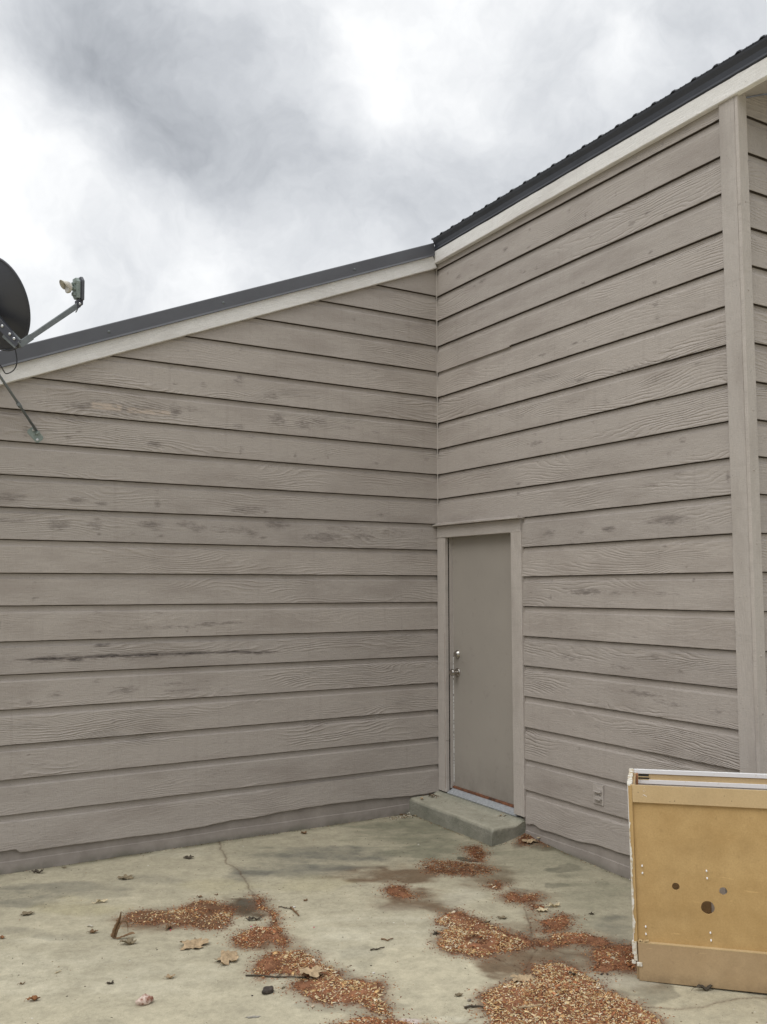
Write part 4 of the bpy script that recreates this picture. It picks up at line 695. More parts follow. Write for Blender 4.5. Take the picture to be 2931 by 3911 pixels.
def saw_field(px, py):
    """>0 inside a sawdust patch (metres from its ragged edge)"""
    jx = px+.020*fbm(px*14, py*14, 31)+.012*fbm(px*60, py*60, 33, 3); jy = py+.020*fbm(px*14, py*14, 57)+.012*fbm(px*60, py*60, 35, 3)
    best = np.full(px.shape, -9.)
    for k, poly in SAW.items():
        if k == 'pile_thin': continue
        a = np.array(poly); bb = (px > a[:, 0].min()-.2) & (px < a[:, 0].max()+.2) & (py > a[:, 1].min()-.2) & (py < a[:, 1].max()+.2)
        if bb.any():
            d = sdf(jx[bb], jy[bb], poly)
            if k == 'f':
                h = STAINS[0]; q = ell_q(jx[bb], jy[bb], h); d = np.where(q < 1, d*.0+(np.sqrt(q)-1)*.012, d)
            best[bb] = np.maximum(best[bb], d)
    return best
def ell_q(px, py, e):
    ox, oy, ax, ay, bx, by = e[:6]; det = ax*by-ay*bx
    u_ = ((px-ox)*by-(py-oy)*bx)/det; v_ = (-(px-ox)*ay+(py-oy)*ax)/det
    return u_*u_+v_*v_
col = np.zeros((Xf.size, 3)); base = np.array(PATIO)
col[:] = base
n1 = fbm(Xf*1.1, Yf*1.1, 2, 5); n2 = fbm(Xf*4, Yf*4, 8, 4); n3 = fbm(Xf*16, Yf*16, 21, 4)
# broom-streaked weathering runs square to the viewer's left wall
su = Xf*.87-Yf*.5; sv_ = Xf*.5+Yf*.87
nst = fbm(su*3.2, sv_*11, 88, 5)
n4 = fbm(su*10, sv_*30, 89, 4)
col *= (1+.12*n1+.10*n2+.09*n3+.10*nst+.07*n4)[:, None]
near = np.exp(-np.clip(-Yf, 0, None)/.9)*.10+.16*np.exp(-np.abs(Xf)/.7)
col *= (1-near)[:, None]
SC = dict(brown=(.175, .125, .078), dbrown=(.085, .060, .036), dark=(.115, .108, .082), black=(.018, .013, .010), grey=(.150, .145, .118), green=(.18, .176, .122), yellow=(.36, .32, .19), light=(.55, .52, .41), pink=(.58, .50, .46))
wet = np.zeros(Xf.size)
wx = Xf+.09*fbm(Xf*5, Yf*5, 41); wy = Yf+.09*fbm(Xf*5, Yf*5, 43)
for e in STAINS:
    if e[6] == 'hole': continue
    q = ell_q(wx, wy, e); hard = e[6] in ('black', 'dark', 'pink')
    q = q*(1+.35*nst)-(0 if e[6] == 'black' else 1.5*nst+1.0*n2+.4*n3)
    lo_, hi_ = (.75, 1.15) if hard else (-.25, 1.75)
    f_ = np.clip((hi_-q)/(hi_-lo_), 0, 1); f_ = f_*f_*(3-2*f_)
    f_ = f_*min(1, e[7]*(1.1 if hard else 1.9 if 'brown' in e[6] else .95))*(1+.35*n3+.25*nst) if e[6] != 'black' else f_*1.
    f_ = np.clip(f_, 0, 1)[:, None]
    col = col*(1-f_)+np.array(SC[e[6]])*f_
    if e[6] in ('dbrown', 'black', 'dark', 'brown'): wet = np.maximum(wet, f_[:, 0])
# moss and dirt hugging the walls and the step
mo = np.clip(1-np.abs(-Yf-.012)/.075, 0, 1)*(Xf < 0)*(.75+.9*n2+.8*n3); mo = np.maximum(mo, np.clip(1-np.abs(-Xf-.012)/.06, 0, 1)*(.6+.7*n2))
mo = np.maximum(mo, np.clip(1-np.abs(-Xf-.305)/.03, 0, 1)*(Yf > -1.1)*(.7+.8*n3))
mo = np.clip(mo, 0, .85)[:, None]; col = col*(1-mo)+np.array((.09, .085, .05))*mo
Z = gz(Xf, Yf); far_ = np.maximum(np.abs(Xf+2)-4, np.abs(Yf+2)-4) > 0
Z[far_] = -.212
cr = np.full(Xf.size, 9.)
cx_ = Xf+.012*fbm(Xf*20, Yf*20, 71); cy_ = Yf+.012*fbm(Xf*20, Yf*20, 73)
for line in CRACKS:
    for a, b_ in zip(line[:-1], line[1:]): cr = np.minimum(cr, seg_d(cx_, cy_, a, b_))
ck = np.clip(1-cr/.0075, 0, 1)*(.75+.5*n3); Z = Z-.006*np.clip(ck, 0, 1)
ck2 = np.clip(1-cr/.035, 0, 1)*.22
ckk = np.clip(ck*.8, 0, .85)[:, None]; col = col*(1-ck2[:, None])+np.array((.15, .11, .07))*ck2[:, None]; col = col*(1-ckk)+np.array((.10, .06, .035))*ckk
sf = saw_field(Xf, Yf)
dust = np.clip(1+sf/.10, 0, 1); dust = np.clip(dust**2.2*(.75+.8*n3+.5*n2), 0, .9)
pt = sdf(Xf, Yf, SAW['pile_thin']); pt = np.clip((pt+.05)/.08, 0, 1)*np.clip(.8+1.2*n3+.6*n4, 0, 1)*.8; dust = np.maximum(dust, pt)[:, None]
col = col*(1-dust)+np.array((.150, .078, .045))*dust
nx, ny = len(XS), len(YS)
def fast_mesh(name, V, F4):
    me = bpy.data.meshes.new(name); me.vertices.add(len(V)); me.vertices.foreach_set('co', V.astype(np.float32).ravel())
    nf = len(F4); me.loops.add(nf*4); me.loops.foreach_set('vertex_index', F4.astype(np.int32).ravel())
    me.polygons.add(nf); me.polygons.foreach_set('loop_start', np.arange(0, nf*4, 4, dtype=np.int32)); me.update(calc_edges=True); me.validate()
    return me
I = np.arange(nx*ny).reshape(ny, nx)
F4 = np.stack([I[:-1, :-1], I[:-1, 1:], I[1:, 1:], I[1:, :-1]], -1).reshape(-1, 4)
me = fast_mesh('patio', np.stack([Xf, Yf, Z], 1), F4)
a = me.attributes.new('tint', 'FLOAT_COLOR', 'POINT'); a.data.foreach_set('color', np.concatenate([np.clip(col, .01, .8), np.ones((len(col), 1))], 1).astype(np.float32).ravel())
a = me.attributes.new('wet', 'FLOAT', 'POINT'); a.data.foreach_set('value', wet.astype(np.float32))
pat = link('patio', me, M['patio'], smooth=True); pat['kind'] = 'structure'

# ------------------------------------------------------------------ sawdust: low heaps of red-brown dust with pale chips, one stuff object
XS2 = np.arange(-3.4, .05, .010); YS2 = np.arange(-4.1, .0, .010)
X2, Y2 = np.meshgrid(XS2, YS2); x2, y2 = X2.ravel(), Y2.ravel(); s2 = saw_field(x2, y2)
hgt = np.clip(s2/.07, 0, 1)**.9*.009+np.clip(s2/.14, 0, 1)*.006
hgt = hgt*(1+.45*fbm(x2*18, y2*18, 5, 3))+.003*fbm(x2*55, y2*55, 15, 2)
z2 = gz(x2, y2)+np.where(s2 > .004, hgt, -.006)
I = np.arange(len(x2)).reshape(Y2.shape)
F2 = np.stack([I[:-1, :-1], I[:-1, 1:], I[1:, 1:], I[1:, :-1]], -1).reshape(-1, 4)
keep = (s2[F2] > -.004).any(1); F2 = F2[keep]
used, inv = np.unique(F2, return_inverse=True); F2 = inv.reshape(-1, 4)
V2 = np.stack([x2, y2, z2], 1)[used]
nn = fbm(x2*26, y2*26, 61, 4)[used]
c2 = np.array((.190, .090, .050))*(1+.8*nn)[:, None]
thin = set()
pile_thin = np.array(SAW['pile_thin']); dk = in_poly(V2[:, 0], V2[:, 1], SAW['pile_dark']) | in_poly(V2[:, 0], V2[:, 1], SAW['j']); c2[dk] *= .55
th = in_poly(V2[:, 0], V2[:, 1], SAW['pile_thin']) | in_poly(V2[:, 0], V2[:, 1], SAW['n']); c2[th] = c2[th]*.35+np.array((.12, .075, .045))*.65
CH_V, CH_F, CH_C = [], [], []
cols = [(.70, .54, .30), (.58, .38, .18), (.72, .58, .37), (.45, .24, .10), (.33, .13, .06), (.75, .66, .50), (.50, .22, .11)]
dens = {'pile_thin': 420, 'pile_dark': 120, 'b': 25, 'c': 15, 'd': 60, 'd2': 10, 'e': 140, 'f': 2300, 'g': 420, 'h': 420, 'i': 7200, 'j': 160, 'k': 900, 'l': 2100, 'm': 420, 'm2': 150, 'n': 950}
for key, num in dens.items():
    a_ = np.array(SAW[key]); cnt = 0; tries = 0
    while cnt < num and tries < 12:
        tries += 1
        px = RNG.uniform(a_[:, 0].min()-.02, a_[:, 0].max()+.02, num*2); py = RNG.uniform(a_[:, 1].min()-.02, a_[:, 1].max()+.02, num*2)
        px, py = px[py > -4.05], py[py > -4.05]
        if not len(px): continue
        sv = sdf(px, py, SAW[key])+.02*fbm(px*14, py*14, 31)
        clump = fbm(px*7, py*7, 99, 2)
        ok = (sv > -.012) & ((saw_field(px, py) > -.008) | (key == 'pile_thin'))
        ok &= clump+RNG.uniform(-.35, .35, len(px)) > (-.05 if key in ('f', 'l', 'h', 'm', 'g', 'e', 'n') else -.3 if key != 'i' else -.75)
        px, py, sv = px[ok], py[ok], sv[ok]
        for x_, y_, s_ in zip(px, py, sv):
            if cnt >= num: break
            cnt += 1
            big = random.random(); L_ = random.uniform(.0018, .0062)*(2.1 if big > .93 else 1.); W_ = L_*random.uniform(.12, .36); th_ = random.uniform(0, math.pi*2)
            if big > .985: L_, W_ = .011, .007
            h0 = float(np.interp(s_, [-.02, .0, .05, .12], [.001, .003, .011, .017])); z_ = float(gz(np.array([x_]), np.array([y_]))[0])+h0+random.uniform(-.001, .003)
            ti, tj = random.uniform(-.45, .45), random.uniform(-.3, .3); ex = Vector((math.cos(th_), math.sin(th_), ti))*L_; ey = Vector((-math.sin(th_), math.cos(th_), tj))*W_; ez_ = Vector((0, 0, random.uniform(.0005, .0013)))
            c_ = Vector((x_, y_, z_)); k0 = len(CH_V)
            for kz in (-1, 1):
                for kx, ky_ in ((-1, -1), (1, -1), (1, 1), (-1, 1)): CH_V.append(tuple(c_+ex*kx*(1 if ky_ < 0 else .8)+ey*ky_+ez_*kz))
            CH_F += [(k0+4, k0+5, k0+6, k0+7), (k0, k0+1, k0+5, k0+4), (k0+1, k0+2, k0+6, k0+5), (k0+2, k0+3, k0+7, k0+6), (k0+3, k0, k0+4, k0+7)]
            wts = [5, 4, 4, 4, 4, 2, 3] if key in ('i', 'n', 'f', 'l') else [1.5, 1.5, 2, 4, 6, 1.5, 5]
            cc = random.choices(cols, wts)[0]; k_ = random.uniform(.6, 1.2)*(.6 if key in ('pile_dark', 'j', 'pile_thin') else 1); CH_C += [tuple(q*k_ for q in cc)]*8
# fine dust grains and slivers, inside and spilling past the ragged edges
def sliver(x_, y_, L_, W_, c_, z_):
    th_ = random.uniform(0, math.pi*2); k0 = len(CH_V); ti = random.uniform(-.4, .4)
    ex = Vector((math.cos(th_), math.sin(th_), ti))*L_; ey = Vector((-math.sin(th_), math.cos(th_), 0))*W_; cc_ = Vector((x_, y_, z_))
    for kz in (0, 1):
        for kx, ky_ in ((-1, -1), (1, -1), (1, 1), (-1, 1)): CH_V.append(tuple(cc_+ex*kx+ey*ky_+Vector((0, 0, kz*W_*.9))))
    CH_F.extend([(k0+4, k0+5, k0+6, k0+7), (k0, k0+1, k0+5, k0+4), (k0+1, k0+2, k0+6, k0+5), (k0+2, k0+3, k0+7, k0+6), (k0+3, k0, k0+4, k0+7)]); CH_C.extend([c_]*8)
qx = RNG.uniform(-3.2, -.02, 420000); qy = RNG.uniform(-4.05, -.1, 420000); qs = saw_field(qx, qy)
qt = sdf(qx, qy, SAW['pile_thin']); qs = np.maximum(qs, np.where(qt > -.06, qt*.6-.012, -9))
pr = np.where(qs > 0, .55, np.exp(qs/.030)*.46)
okk = (qs > -.10) & (RNG.uniform(0, 1, len(qx)) < pr)
qx, qy, qs = qx[okk], qy[okk], qs[okk]; qz = gz(qx, qy)
for x_, y_, s_, z_ in zip(qx, qy, qs, qz):
    z_ = z_+float(np.interp(s_, [-.02, .0, .07, .14], [.0, .001, .0095, .0155]))
    L_ = random.uniform(.0012, .0045); c_ = random.choice([(.19, .078, .04), (.28, .12, .06), (.36, .17, .085), (.14, .06, .033), (.10, .05, .03), (.42, .24, .12)])
    sliver(float(x_), float(y_), L_, L_*random.uniform(.25, .6), c_, float(z_))
Va = np.concatenate([V2, np.array(CH_V)]); Fa = np.concatenate([F2, np.array(CH_F)+len(V2)])
Ca = np.concatenate([c2, np.array(CH_C)])
me = fast_mesh('sawdust', Va, Fa); a = me.attributes.new('tint', 'FLOAT_COLOR', 'POINT')
a.data.foreach_set('color', np.concatenate([np.clip(Ca, .01, .9), np.ones((len(Ca), 1))], 1).astype(np.float32).ravel())
sw = link('sawdust', me, M['saw']); sw['kind'] = 'stuff'; sw['label'] = 'red-brown sawdust and pale wood chips strewn over the patio'; sw['category'] = 'sawdust'

# ------------------------------------------------------------------ loose crumbs
b = MB()
def crumb(x, y, s, c_, flat=.4, z=None):
    z = float(gz(np.array([x]), np.array([y]))[0]) if z is None else z; r_ = s; n = random.choice([4, 5, 6]); a0 = random.random()*6; el_ = random.uniform(.35, 1.); th_ = random.random()*3.14
    ca, sa = math.cos(th_), math.sin(th_); vs = []
    for k in range(n):
        t_ = a0+2*math.pi*k/n; q = random.uniform(.7, 1.2); u_, v_ = math.cos(t_)*r_*q, math.sin(t_)*r_*q*el_; vs.append((x+u_*ca-v_*sa, y+u_*sa+v_*ca, z+.0003))
    vs += [(x+(p[0]-x)*.6, y+(p[1]-y)*.6, z+s*flat*random.uniform(.6, 1.2)) for p in vs]
    b.add(vs, [tuple(range(n, 2*n))]+[(k, (k+1) % n, (k+1) % n+n, k+n) for k in range(n)], c_)
cc_ = [(.10, .075, .045), (.05, .042, .03), (.18, .12, .07), (.14, .13, .09), (.30, .22, .13), (.24, .11, .06), (.6, .57, .5)]
for k in range(3200):
    x, y = random.uniform(-3.7, -.02), random.uniform(-4.0, -.02)
    if x > -.32 and y > -1.1: continue
    if mn.noise(Vector((x*1.5, y*1.5, 7))) < random.uniform(-.6, .5): continue
    crumb(x, y, random.choice([.0015, .002, .002, .003, .003, .004, .0055]), random.choices(cc_, [6, 6, 4, 5, 2, 2, 1])[0], .35)
for k in range(520):      # litter along the foot of both walls and round the step
    q = random.random()
    if q < .45: x, y = random.uniform(-3.6, -.3), -.012-abs(random.gauss(0, .012))
    elif q < .7: x, y = -.012-abs(random.gauss(0, .014)), random.uniform(-2.7, -1.1)
    elif q < .9: x, y = -.308-abs(random.gauss(0, .014)), random.uniform(-1.1, -.02)
    else: x, y = random.uniform(-.36, -.02), -1.09-abs(random.gauss(0, .02))
    crumb(x, y, random.uniform(.002, .006), random.choices(cc_, [6, 4, 5, 6, 3, 3, 1])[0], .5)
for k in range(110): crumb(random.gauss(-.40, .07), random.gauss(-.075, .03), random.uniform(.003, .009), random.choices(cc_, [5, 3, 5, 2, 6, 2, 3])[0], .6)
for k in range(60): crumb(random.gauss(-.10, .04), random.gauss(-.06, .03), random.uniform(.003, .009), random.choices(cc_, [6, 6, 3, 2, 1, 3, 0])[0], .8, z=-.088)
for k in range(26): crumb(random.uniform(-.28, -.08), random.uniform(-1.0, -.15), random.uniform(.002, .004), random.choices(cc_, [5, 3, 4, 2, 2, 2, 1])[0], .5, z=-.089)
for (x, y) in ((-2.68, -1.45), (-2.30, -1.62), (-2.02, -1.80)): crumb(x, y, .005, (.55, .06, .16), .8)
dbo = b.build('debris', M['debris']); dbo['kind'] = 'stuff'; dbo['label'] = 'small dark crumbs and leaf litter scattered on the concrete'; dbo['category'] = 'debris'

# ------------------------------------------------------------------ dry leaves, each its own thing
def standing_leaf(x, y, H_, rot, colk, label):
    m = MB(); rl = random.Random(5)
    def ribbon(path, wid, tw):
        n = len(path); k0 = len(m.v)
        for j, (px, py, pz) in enumerate(path):
            q = j/(n-1); w_ = wid*(.25+math.sin(math.pi*min(1, q*1.02+.02))**.8)*(1+.3*mn.noise(Vector((j*.8, wid*90, 2)))); a = tw*q
            for s_, t_ in ((-1, 1), (-.4, -1), (.4, -1), (1, 1)):
                m.v.append((px+w_*s_*math.cos(a)*.8, py+w_*s_*math.sin(a)+.3*w_*t_, pz+w_*s_*.25+.15*w_*t_+.0015*rl.uniform(-1, 1)))
        for j in range(n-1):
            for k in range(3): a = k0+j*4+k; m.f.append((a, a+1, a+5, a+4))
    def bez(p0, p1, p2, p3, n=14): return [tuple((1-t)**3*a+3*(1-t)**2*t*b+3*(1-t)*t*t*c+t**3*d for a, b, c, d in zip(p0, p1, p2, p3)) for t in [k/n for k in range(n+1)]]
    ribbon(bez((-.02, 0, .004), (-.03, 0, .04), (.01, 0, .08), (.015, 0, H_)), .013, 1.2)
    ribbon(bez((-.01, .003, .006), (.0, 0, .10), (.055, 0, .12), (.052, 0, .035)), .010, -1.0)
    ribbon(bez((-.012, -.004, .006), (.02, -.01, .004), (.05, 0, .03), (.085, .005, .024)), .015, .8)
    ribbon(bez((-.01, .0, .03), (-.04, .0, .03), (-.02, 0, .01), (-.012, 0, .003)), .012, 1.4)
    nb_ = len(m.v); nf_ = len(m.f); m.v += [(p[0]+.0006, p[1]+.0006, p[2]-.0004) for p in m.v]; m.f += [tuple(i+nb_ for i in reversed(f)) for f in m.f[:nf_]]
    o_ = m.build('leaf', M['leaf_'+colk], None, smooth=True)
    o_.location = (x, y, float(gz(np.array([x]), np.array([y]))[0])); o_.rotation_euler = (0, 0, R(rot)); o_['label'] = label; o_['category'] = 'leaf'; o_['group'] = 'dry leaves scattered on the patio'
def leaf(x, y, size, rot, kind, colk, label):
    if kind == 'upright': return standing_leaf(x, y, .135, -31, 'brown', label)
    rl = random.Random(hash((round(x, 3), round(y, 3))) & 0xffff); m = MB(); size *= 1.22 if kind == 'lobed' and colk != 'dark' else 1.0; h_ = size*.5
    n = 36; rings = 5
    asp = {'narrow': .30, 'lobed': .78, 'curl': .6, 'upright': .42}[kind]
    a1, a2 = rl.uniform(0, 6), rl.uniform(0, 6)
    def rad(t_):
        if kind == 'lobed': return .46+.50*abs(math.sin(2.5*t_+a1))**.7+.10*math.sin(11*t_+a2)
        if kind == 'narrow': return .85+.15*math.sin(5*t_+a1)+.07*math.sin(13*t_)
        return .82+.16*math.sin(4*t_+a1)+.08*math.sin(9*t_+a2)
    curl = {'narrow': .5, 'lobed': .12, 'curl': .8, 'upright': .5}[kind]; tw = rl.uniform(-.35, .35)
    m.v.append((0, 0, 0))
    for r_ in range(1, rings+1):
        for k in range(n):
            t_ = 2*math.pi*k/n; q = r_/rings*rad(t_); m.v.append((q*math.cos(t_)*h_, q*math.sin(t_)*h_*asp, 0))
    for k in range(n): m.f.append((0, 1+k, 1+(k+1) % n))
    for r_ in range(rings-1):
        for k in range(n): a = 1+r_*n+k; b_ = 1+r_*n+(k+1) % n; m.f.append((a, a+n, b_+n, b_))
    out = []
    for (px, py, _) in m.v:
        u_, v_ = px/h_, py/h_
        z = h_*(curl*(v_/asp)**2*.45+curl*.35*u_*u_+tw*.35*u_*v_+.26*mn.noise(Vector((u_*1.8+a1, v_*1.8+a2, 1)))+.12*mn.noise(Vector((u_*5+a1, v_*5+a2, 9))))
        if colk == 'clear': z *= .2
        out.append([px*(1-.12*curl*u_*u_), py*(1-.3*curl*(v_/asp)**2), z])
    zmin = min(o_[2] for o_ in out)
    if kind == 'upright':   # folded, standing on its edge and arching over
        out = [[px*.35+.25*h_*math.sin(px/h_*3.2), py*.8, (px/h_+1)*h_*.62*(1-.28*max(0, px/h_)**2*2)] for px, py, pz in out]; zmin = min(o_[2] for o_ in out)
    m.v = [(p[0], p[1], p[2]-zmin+.0012) for p in out]
    nb_ = len(m.v); m.v += [(p[0], p[1], p[2]-.0007) for p in m.v]; m.f += [tuple(i+nb_ for i in reversed(f)) for f in m.f]
    if kind != 'clear':
        tip = m.v[1+(rings-1)*n+n//2]; m.tube([tip, (tip[0]-h_*.12, tip[1]+h_*.04*rl.uniform(-1, 1), tip[2]*.6+.001), (tip[0]-h_*.26, tip[1]+h_*.08*rl.uniform(-1, 1), .0018)], [.0010, .0008, .0006], 5)
    o_ = m.build('leaf', M['leaf_'+colk], None, smooth=True)
    on_step = x > -.3 and y > -1.08
    z = -.0885 if on_step else float(gz(np.array([x]), np.array([y]))[0])
    s_ = float(saw_field(np.array([x]), np.array([y]))[0])
    if s_ > 0: z += .014
    o_.location = (x, y, z); o_.rotation_euler = (0, 0, R(rot)); o_['label'] = label; o_['category'] = 'leaf'; o_['group'] = 'dry leaves scattered on the patio'
    return o_
for (x, y, s_, rot, kind, colk, label) in LEAVES: leaf(x, y, s_, rot-31, kind, colk, label)
for (pts, r_, ck_, label) in TWIGS:
    m = MB(); P_ = []
    for j in range(len(pts)-1):
        for t_ in (0, .5): P_.append((pts[j][0]*(1-t_)+pts[j+1][0]*t_, pts[j][1]*(1-t_)+pts[j+1][1]*t_))
    P_.append(pts[-1]); x0, y0 = P_[0]; out = []
    for j, (x, y) in enumerate(P_):
        s_ = float(saw_field(np.array([x]), np.array([y]))[0]); z = float(gz(np.array([x]), np.array([y]))[0])+(.018 if s_ > 0 else r_)+.004*math.sin(j*1.7)**2
        out.append((x-x0, y-y0, z))
    m.tube(out, [r_*(1-.5*j/len(out)) for j in range(len(out))], 7)
    mid = Vector(out[len(out)//2]); d = Vector(out[-1])-Vector(out[0]); m.tube([mid, mid+Vector((-d.y, d.x, 0))*.14+d*.08+Vector((0, 0, .003))], [r_*.6, r_*.3], 5)
    o_ = m.build('twig', M['leaf_'+ck_], None, smooth=True); o_.location = (x0, y0, 0); o_['label'] = label; o_['category'] = 'twig'; o_['group'] = 'twigs on the patio'
for (x, y, s_, ck_, label, cat) in STONES:
    bm = bmesh.new(); bmesh.ops.create_icosphere(bm, subdivisions=3, radius=s_*.5)
    for v in bm.verts:
        q = 1+.45*mn.noise(v.co*(2.4/s_)+Vector((x, y, 0)))+.15*mn.noise(v.co*(7/s_)); v.co = Vector((v.co.x*1.15, v.co.y*.85, v.co.z*.62))*q
    me = bpy.data.meshes.new(cat); bm.to_mesh(me); bm.free(); o_ = link(cat, me, M['st_'+ck_], smooth=True)
    o_.location = (x, y, float(gz(np.array([x]), np.array([y]))[0])+s_*.24); o_['label'] = label; o_['category'] = cat
    if cat == 'pebble': o_['group'] = 'pebbles on the patio'

# ------------------------------------------------------------------ cabinet with its raw back towards the viewer
cb = root('cabinet', 'gutted brown fibreboard cabinet with torn white edges and drilled holes', 'cabinet', (-1.036, -3.135, -.21), rz=math.atan2(-.735, .678))
cb.rotation_euler = (0, R(-.9), math.atan2(-.735, .678))
bpy.context.view_layer.update()
CBM = cb.matrix_world.copy(); WD = .94
def cpart(m, name, mt, bevel=0., **kw):
    m.v = [CBM @ Vector(p) for p in m.v]; return m.build(name, M[mt], cb, bevel=bevel, **kw)
def jagged(m, s0, s1, t_, pts):   # thin ragged flake facing the viewer
    pass
b = MB(); b.box((-.018, .0, .168), (-.001, .40, .864)); cpart(b, 'side_panel', 'mdf', .001)
b = MB(); b.box((-.0205, .002, .166), (-.0182, .40, .863)); cpart(b, 'side_skin', 'white')
b = MB(); b.box((WD, .0, .0), (WD+.018, .40, .866)); cpart(b, 'side_panel', 'white', .001)
b = MB(); b.box((-.010, .012, .0), (-.001, .40, .1655)); cpart(b, 'side_panel', 'mdfdull', .001)['label'] = 'lower left side panel, cut back and bare'
# torn white strip along the left front edge
n = 60; L_, R_ = [], []
for k in range(n+1):
    h = .205+(.70-.205)*k/n; wv_ = .0085+.0075*mn.noise(Vector((h*22, 0, 1)))+.0045*mn.noise(Vector((h*80, 0, 5)))-.004*max(0, (h-.55)/.15)
    L_.append((-.0204, -.0008, h)); R_.append((-.0204+max(.0012, wv_), -.0008, h))
m = MB(); V_ = L_+R_; V_ += [(p[0], p[1]-.0016, p[2]) for p in V_]; F_ = []
for k in range(n):
    a, c_ = k, n+1+k; o2 = 2*(n+1)
    F_ += [(a+o2, c_+o2, c_+1+o2, a+1+o2), (c_, c_+1, c_+1+o2, c_+o2), (a, a+o2, a+1+o2, a+1)]
m.add(V_, F_); cpart(m, 'torn_edge', 'whiteold')
m = MB(); m.box((-.026, -.004, .112), (-.006, .02, .168)); m.box((-.020, -.006, .085), (-.004, .016, .1115)); m.box((-.030, -.003, .070), (-.012, .01, .0845)); m.box((-.008, -.0125, .064), (.016, -.0065, .082))
o_ = cpart(m, 'torn_corner', 'whiteold', .002)
# back panel with three real holes: grid of cells around circles
def holed_panel(s0, s1, h0, h1, t0, t1, holes):
    bm = bmesh.new(); tri = MB()
    # column bands: split at holes, each hole cell is a square with a circular cut
    xs = sorted({s0, s1, *[h[0]-h[2]*1.6 for h in holes], *[h[0]+h[2]*1.6 for h in holes]})
    m_ = MB(); hs_cells = []
    zs = sorted({h0, h1, *[h[1]-h[2]*1.6 for h in holes], *[h[1]+h[2]*1.6 for h in holes]})
    def inside(cx0, cx1, cz0, cz1):
        for h in holes:
            if cx0 >= h[0]-h[2]*1.6-1e-6 and cx1 <= h[0]+h[2]*1.6+1e-6 and cz0 >= h[1]-h[2]*1.6-1e-6 and cz1 <= h[1]+h[2]*1.6+1e-6: return True
        return False
    for i in range(len(xs)-1):
        for j in range(len(zs)-1):
            if not inside(xs[i], xs[i+1], zs[j], zs[j+1]):
                for t_ in (t0, t1): m_.add([(xs[i], t_, zs[j]), (xs[i+1], t_, zs[j]), (xs[i+1], t_, zs[j+1]), (xs[i], t_, zs[j+1])], [(0, 1, 2, 3) if t_ == t0 else (3, 2, 1, 0)])
    for (hx, hz, hr) in holes:
        q = hr*1.6; n_ = 48
        for t_ in (t0, t1):
            ins, outs = [], []
            for k in range(n_):
                a = 2*math.pi*k/n_; ca, sa = math.cos(a), math.sin(a); jr = hr*(1+.012*math.sin(5*a+hx*90)+.008*math.sin(17*a)); k_ = q/max(abs(ca), abs(sa))
                ins.append((hx+ca*jr, t_, hz+sa*jr)); outs.append((hx+ca*k_, t_, hz+sa*k_))
            m_.add(ins+outs, [(k, (k+1) % n_, (k+1) % n_+n_, k+n_) for k in range(n_)])
        ring = [(hx+math.cos(2*math.pi*k/n_)*hr*(1+.012*math.sin(5*2*math.pi*k/n_+hx*90)+.008*math.sin(17*2*math.pi*k/n_)), tt, hz+math.sin(2*math.pi*k/n_)*hr*(1+.012*math.sin(5*2*math.pi*k/n_+hx*90)+.008*math.sin(17*2*math.pi*k/n_))) for tt in (t0, t1) for k in range(n_)]
        m_.add(ring, [(k, (k+1) % n_, (k+1) % n_+n_, k+n_) for k in range(n_)])
    m_.box((s0, t0+.0005, h0-.002), (s1, t1-.0005, h0-.0005))
    return m_
HO = [(.175, .420, .0165), (.3775, .415, .0170), (.309, .338, .0290)]
cpart(holed_panel(.0, WD-.001, .13, .80, .014, .022, HO), 'back_panel', 'mdf')
b = MB(); b.box((.0, -.0005, .789), (WD-.001, .0135, .866)); cpart(b, 'top_rail', 'mdflight', .0012)
# splintered top edge on the rail
m = MB()
m.prism([(0.0, -.0004, .8640)]+[(k*.006, -.0004, .8662+max(0, .0035*mn.noise(Vector((k*.3, 0, 2)))+.0016*mn.noise(Vector((k*1.3, 0, 2))))) for k in range(0, 157)]+[(.937, -.0004, .8640)], (0, .009, 0))
cpart(m, 'splintered_edge', 'mdfedge')
b = MB(); b.box((.0, -.006, .0), (WD, .0125, .164)); cpart(b, 'kick_board', 'mdfdull', .001)
b = MB(); b.box((.0, -.0065, .1645), (WD, .0135, .1685)); cpart(b, 'kick_board_edge', 'mdfedge')
m = MB()
for k in range(14): s = random.uniform(.0, .045); m.box((s, -.0062, .169), (s+random.uniform(.004, .012), .010, .169+random.uniform(.002, .010)))
cpart(m, 'torn_fibre', 'mdfedge')
for (s, h) in [(.0315, .504), (.0315, .472), (.310, .501), (.311, .469), (.036, .235), (.036, .2025), (.315, .2325), (.3165, .200), (.59, .498), (.59, .466), (.595, .23), (.595, .198)]:
    m = MB(); m.lathe((s, .014, h), (random.uniform(-.1, .1), -1, -.25), [(0, .0034), (.009, .0034), (.010, .0025)], 10); cpart(m, 'dowel', 'white')
for (s, h, r_) in [(.026, .835, .0018), (.165, .80, .0014), (.185, .803, .002), (.40, .836, .0017), (.43, .815, .0018)]:
    m = MB(); m.lathe((s, -.0006, h), (0, -1, 0), [(0, r_), (.0006, r_*.8)], 8); cpart(m, 'screw_hole', 'dark')
m = MB()
for k in range(9): s, h = random.gauss(.048, .007), random.gauss(.828, .011); m.prism([(s, -.0007, h), (s+random.uniform(.001, .006), -.0007, h+.001), (s+.002, -.0007, h+random.uniform(.002, .006))], (0, -.0006, 0))
cpart(m, 'paint_flakes', 'white')
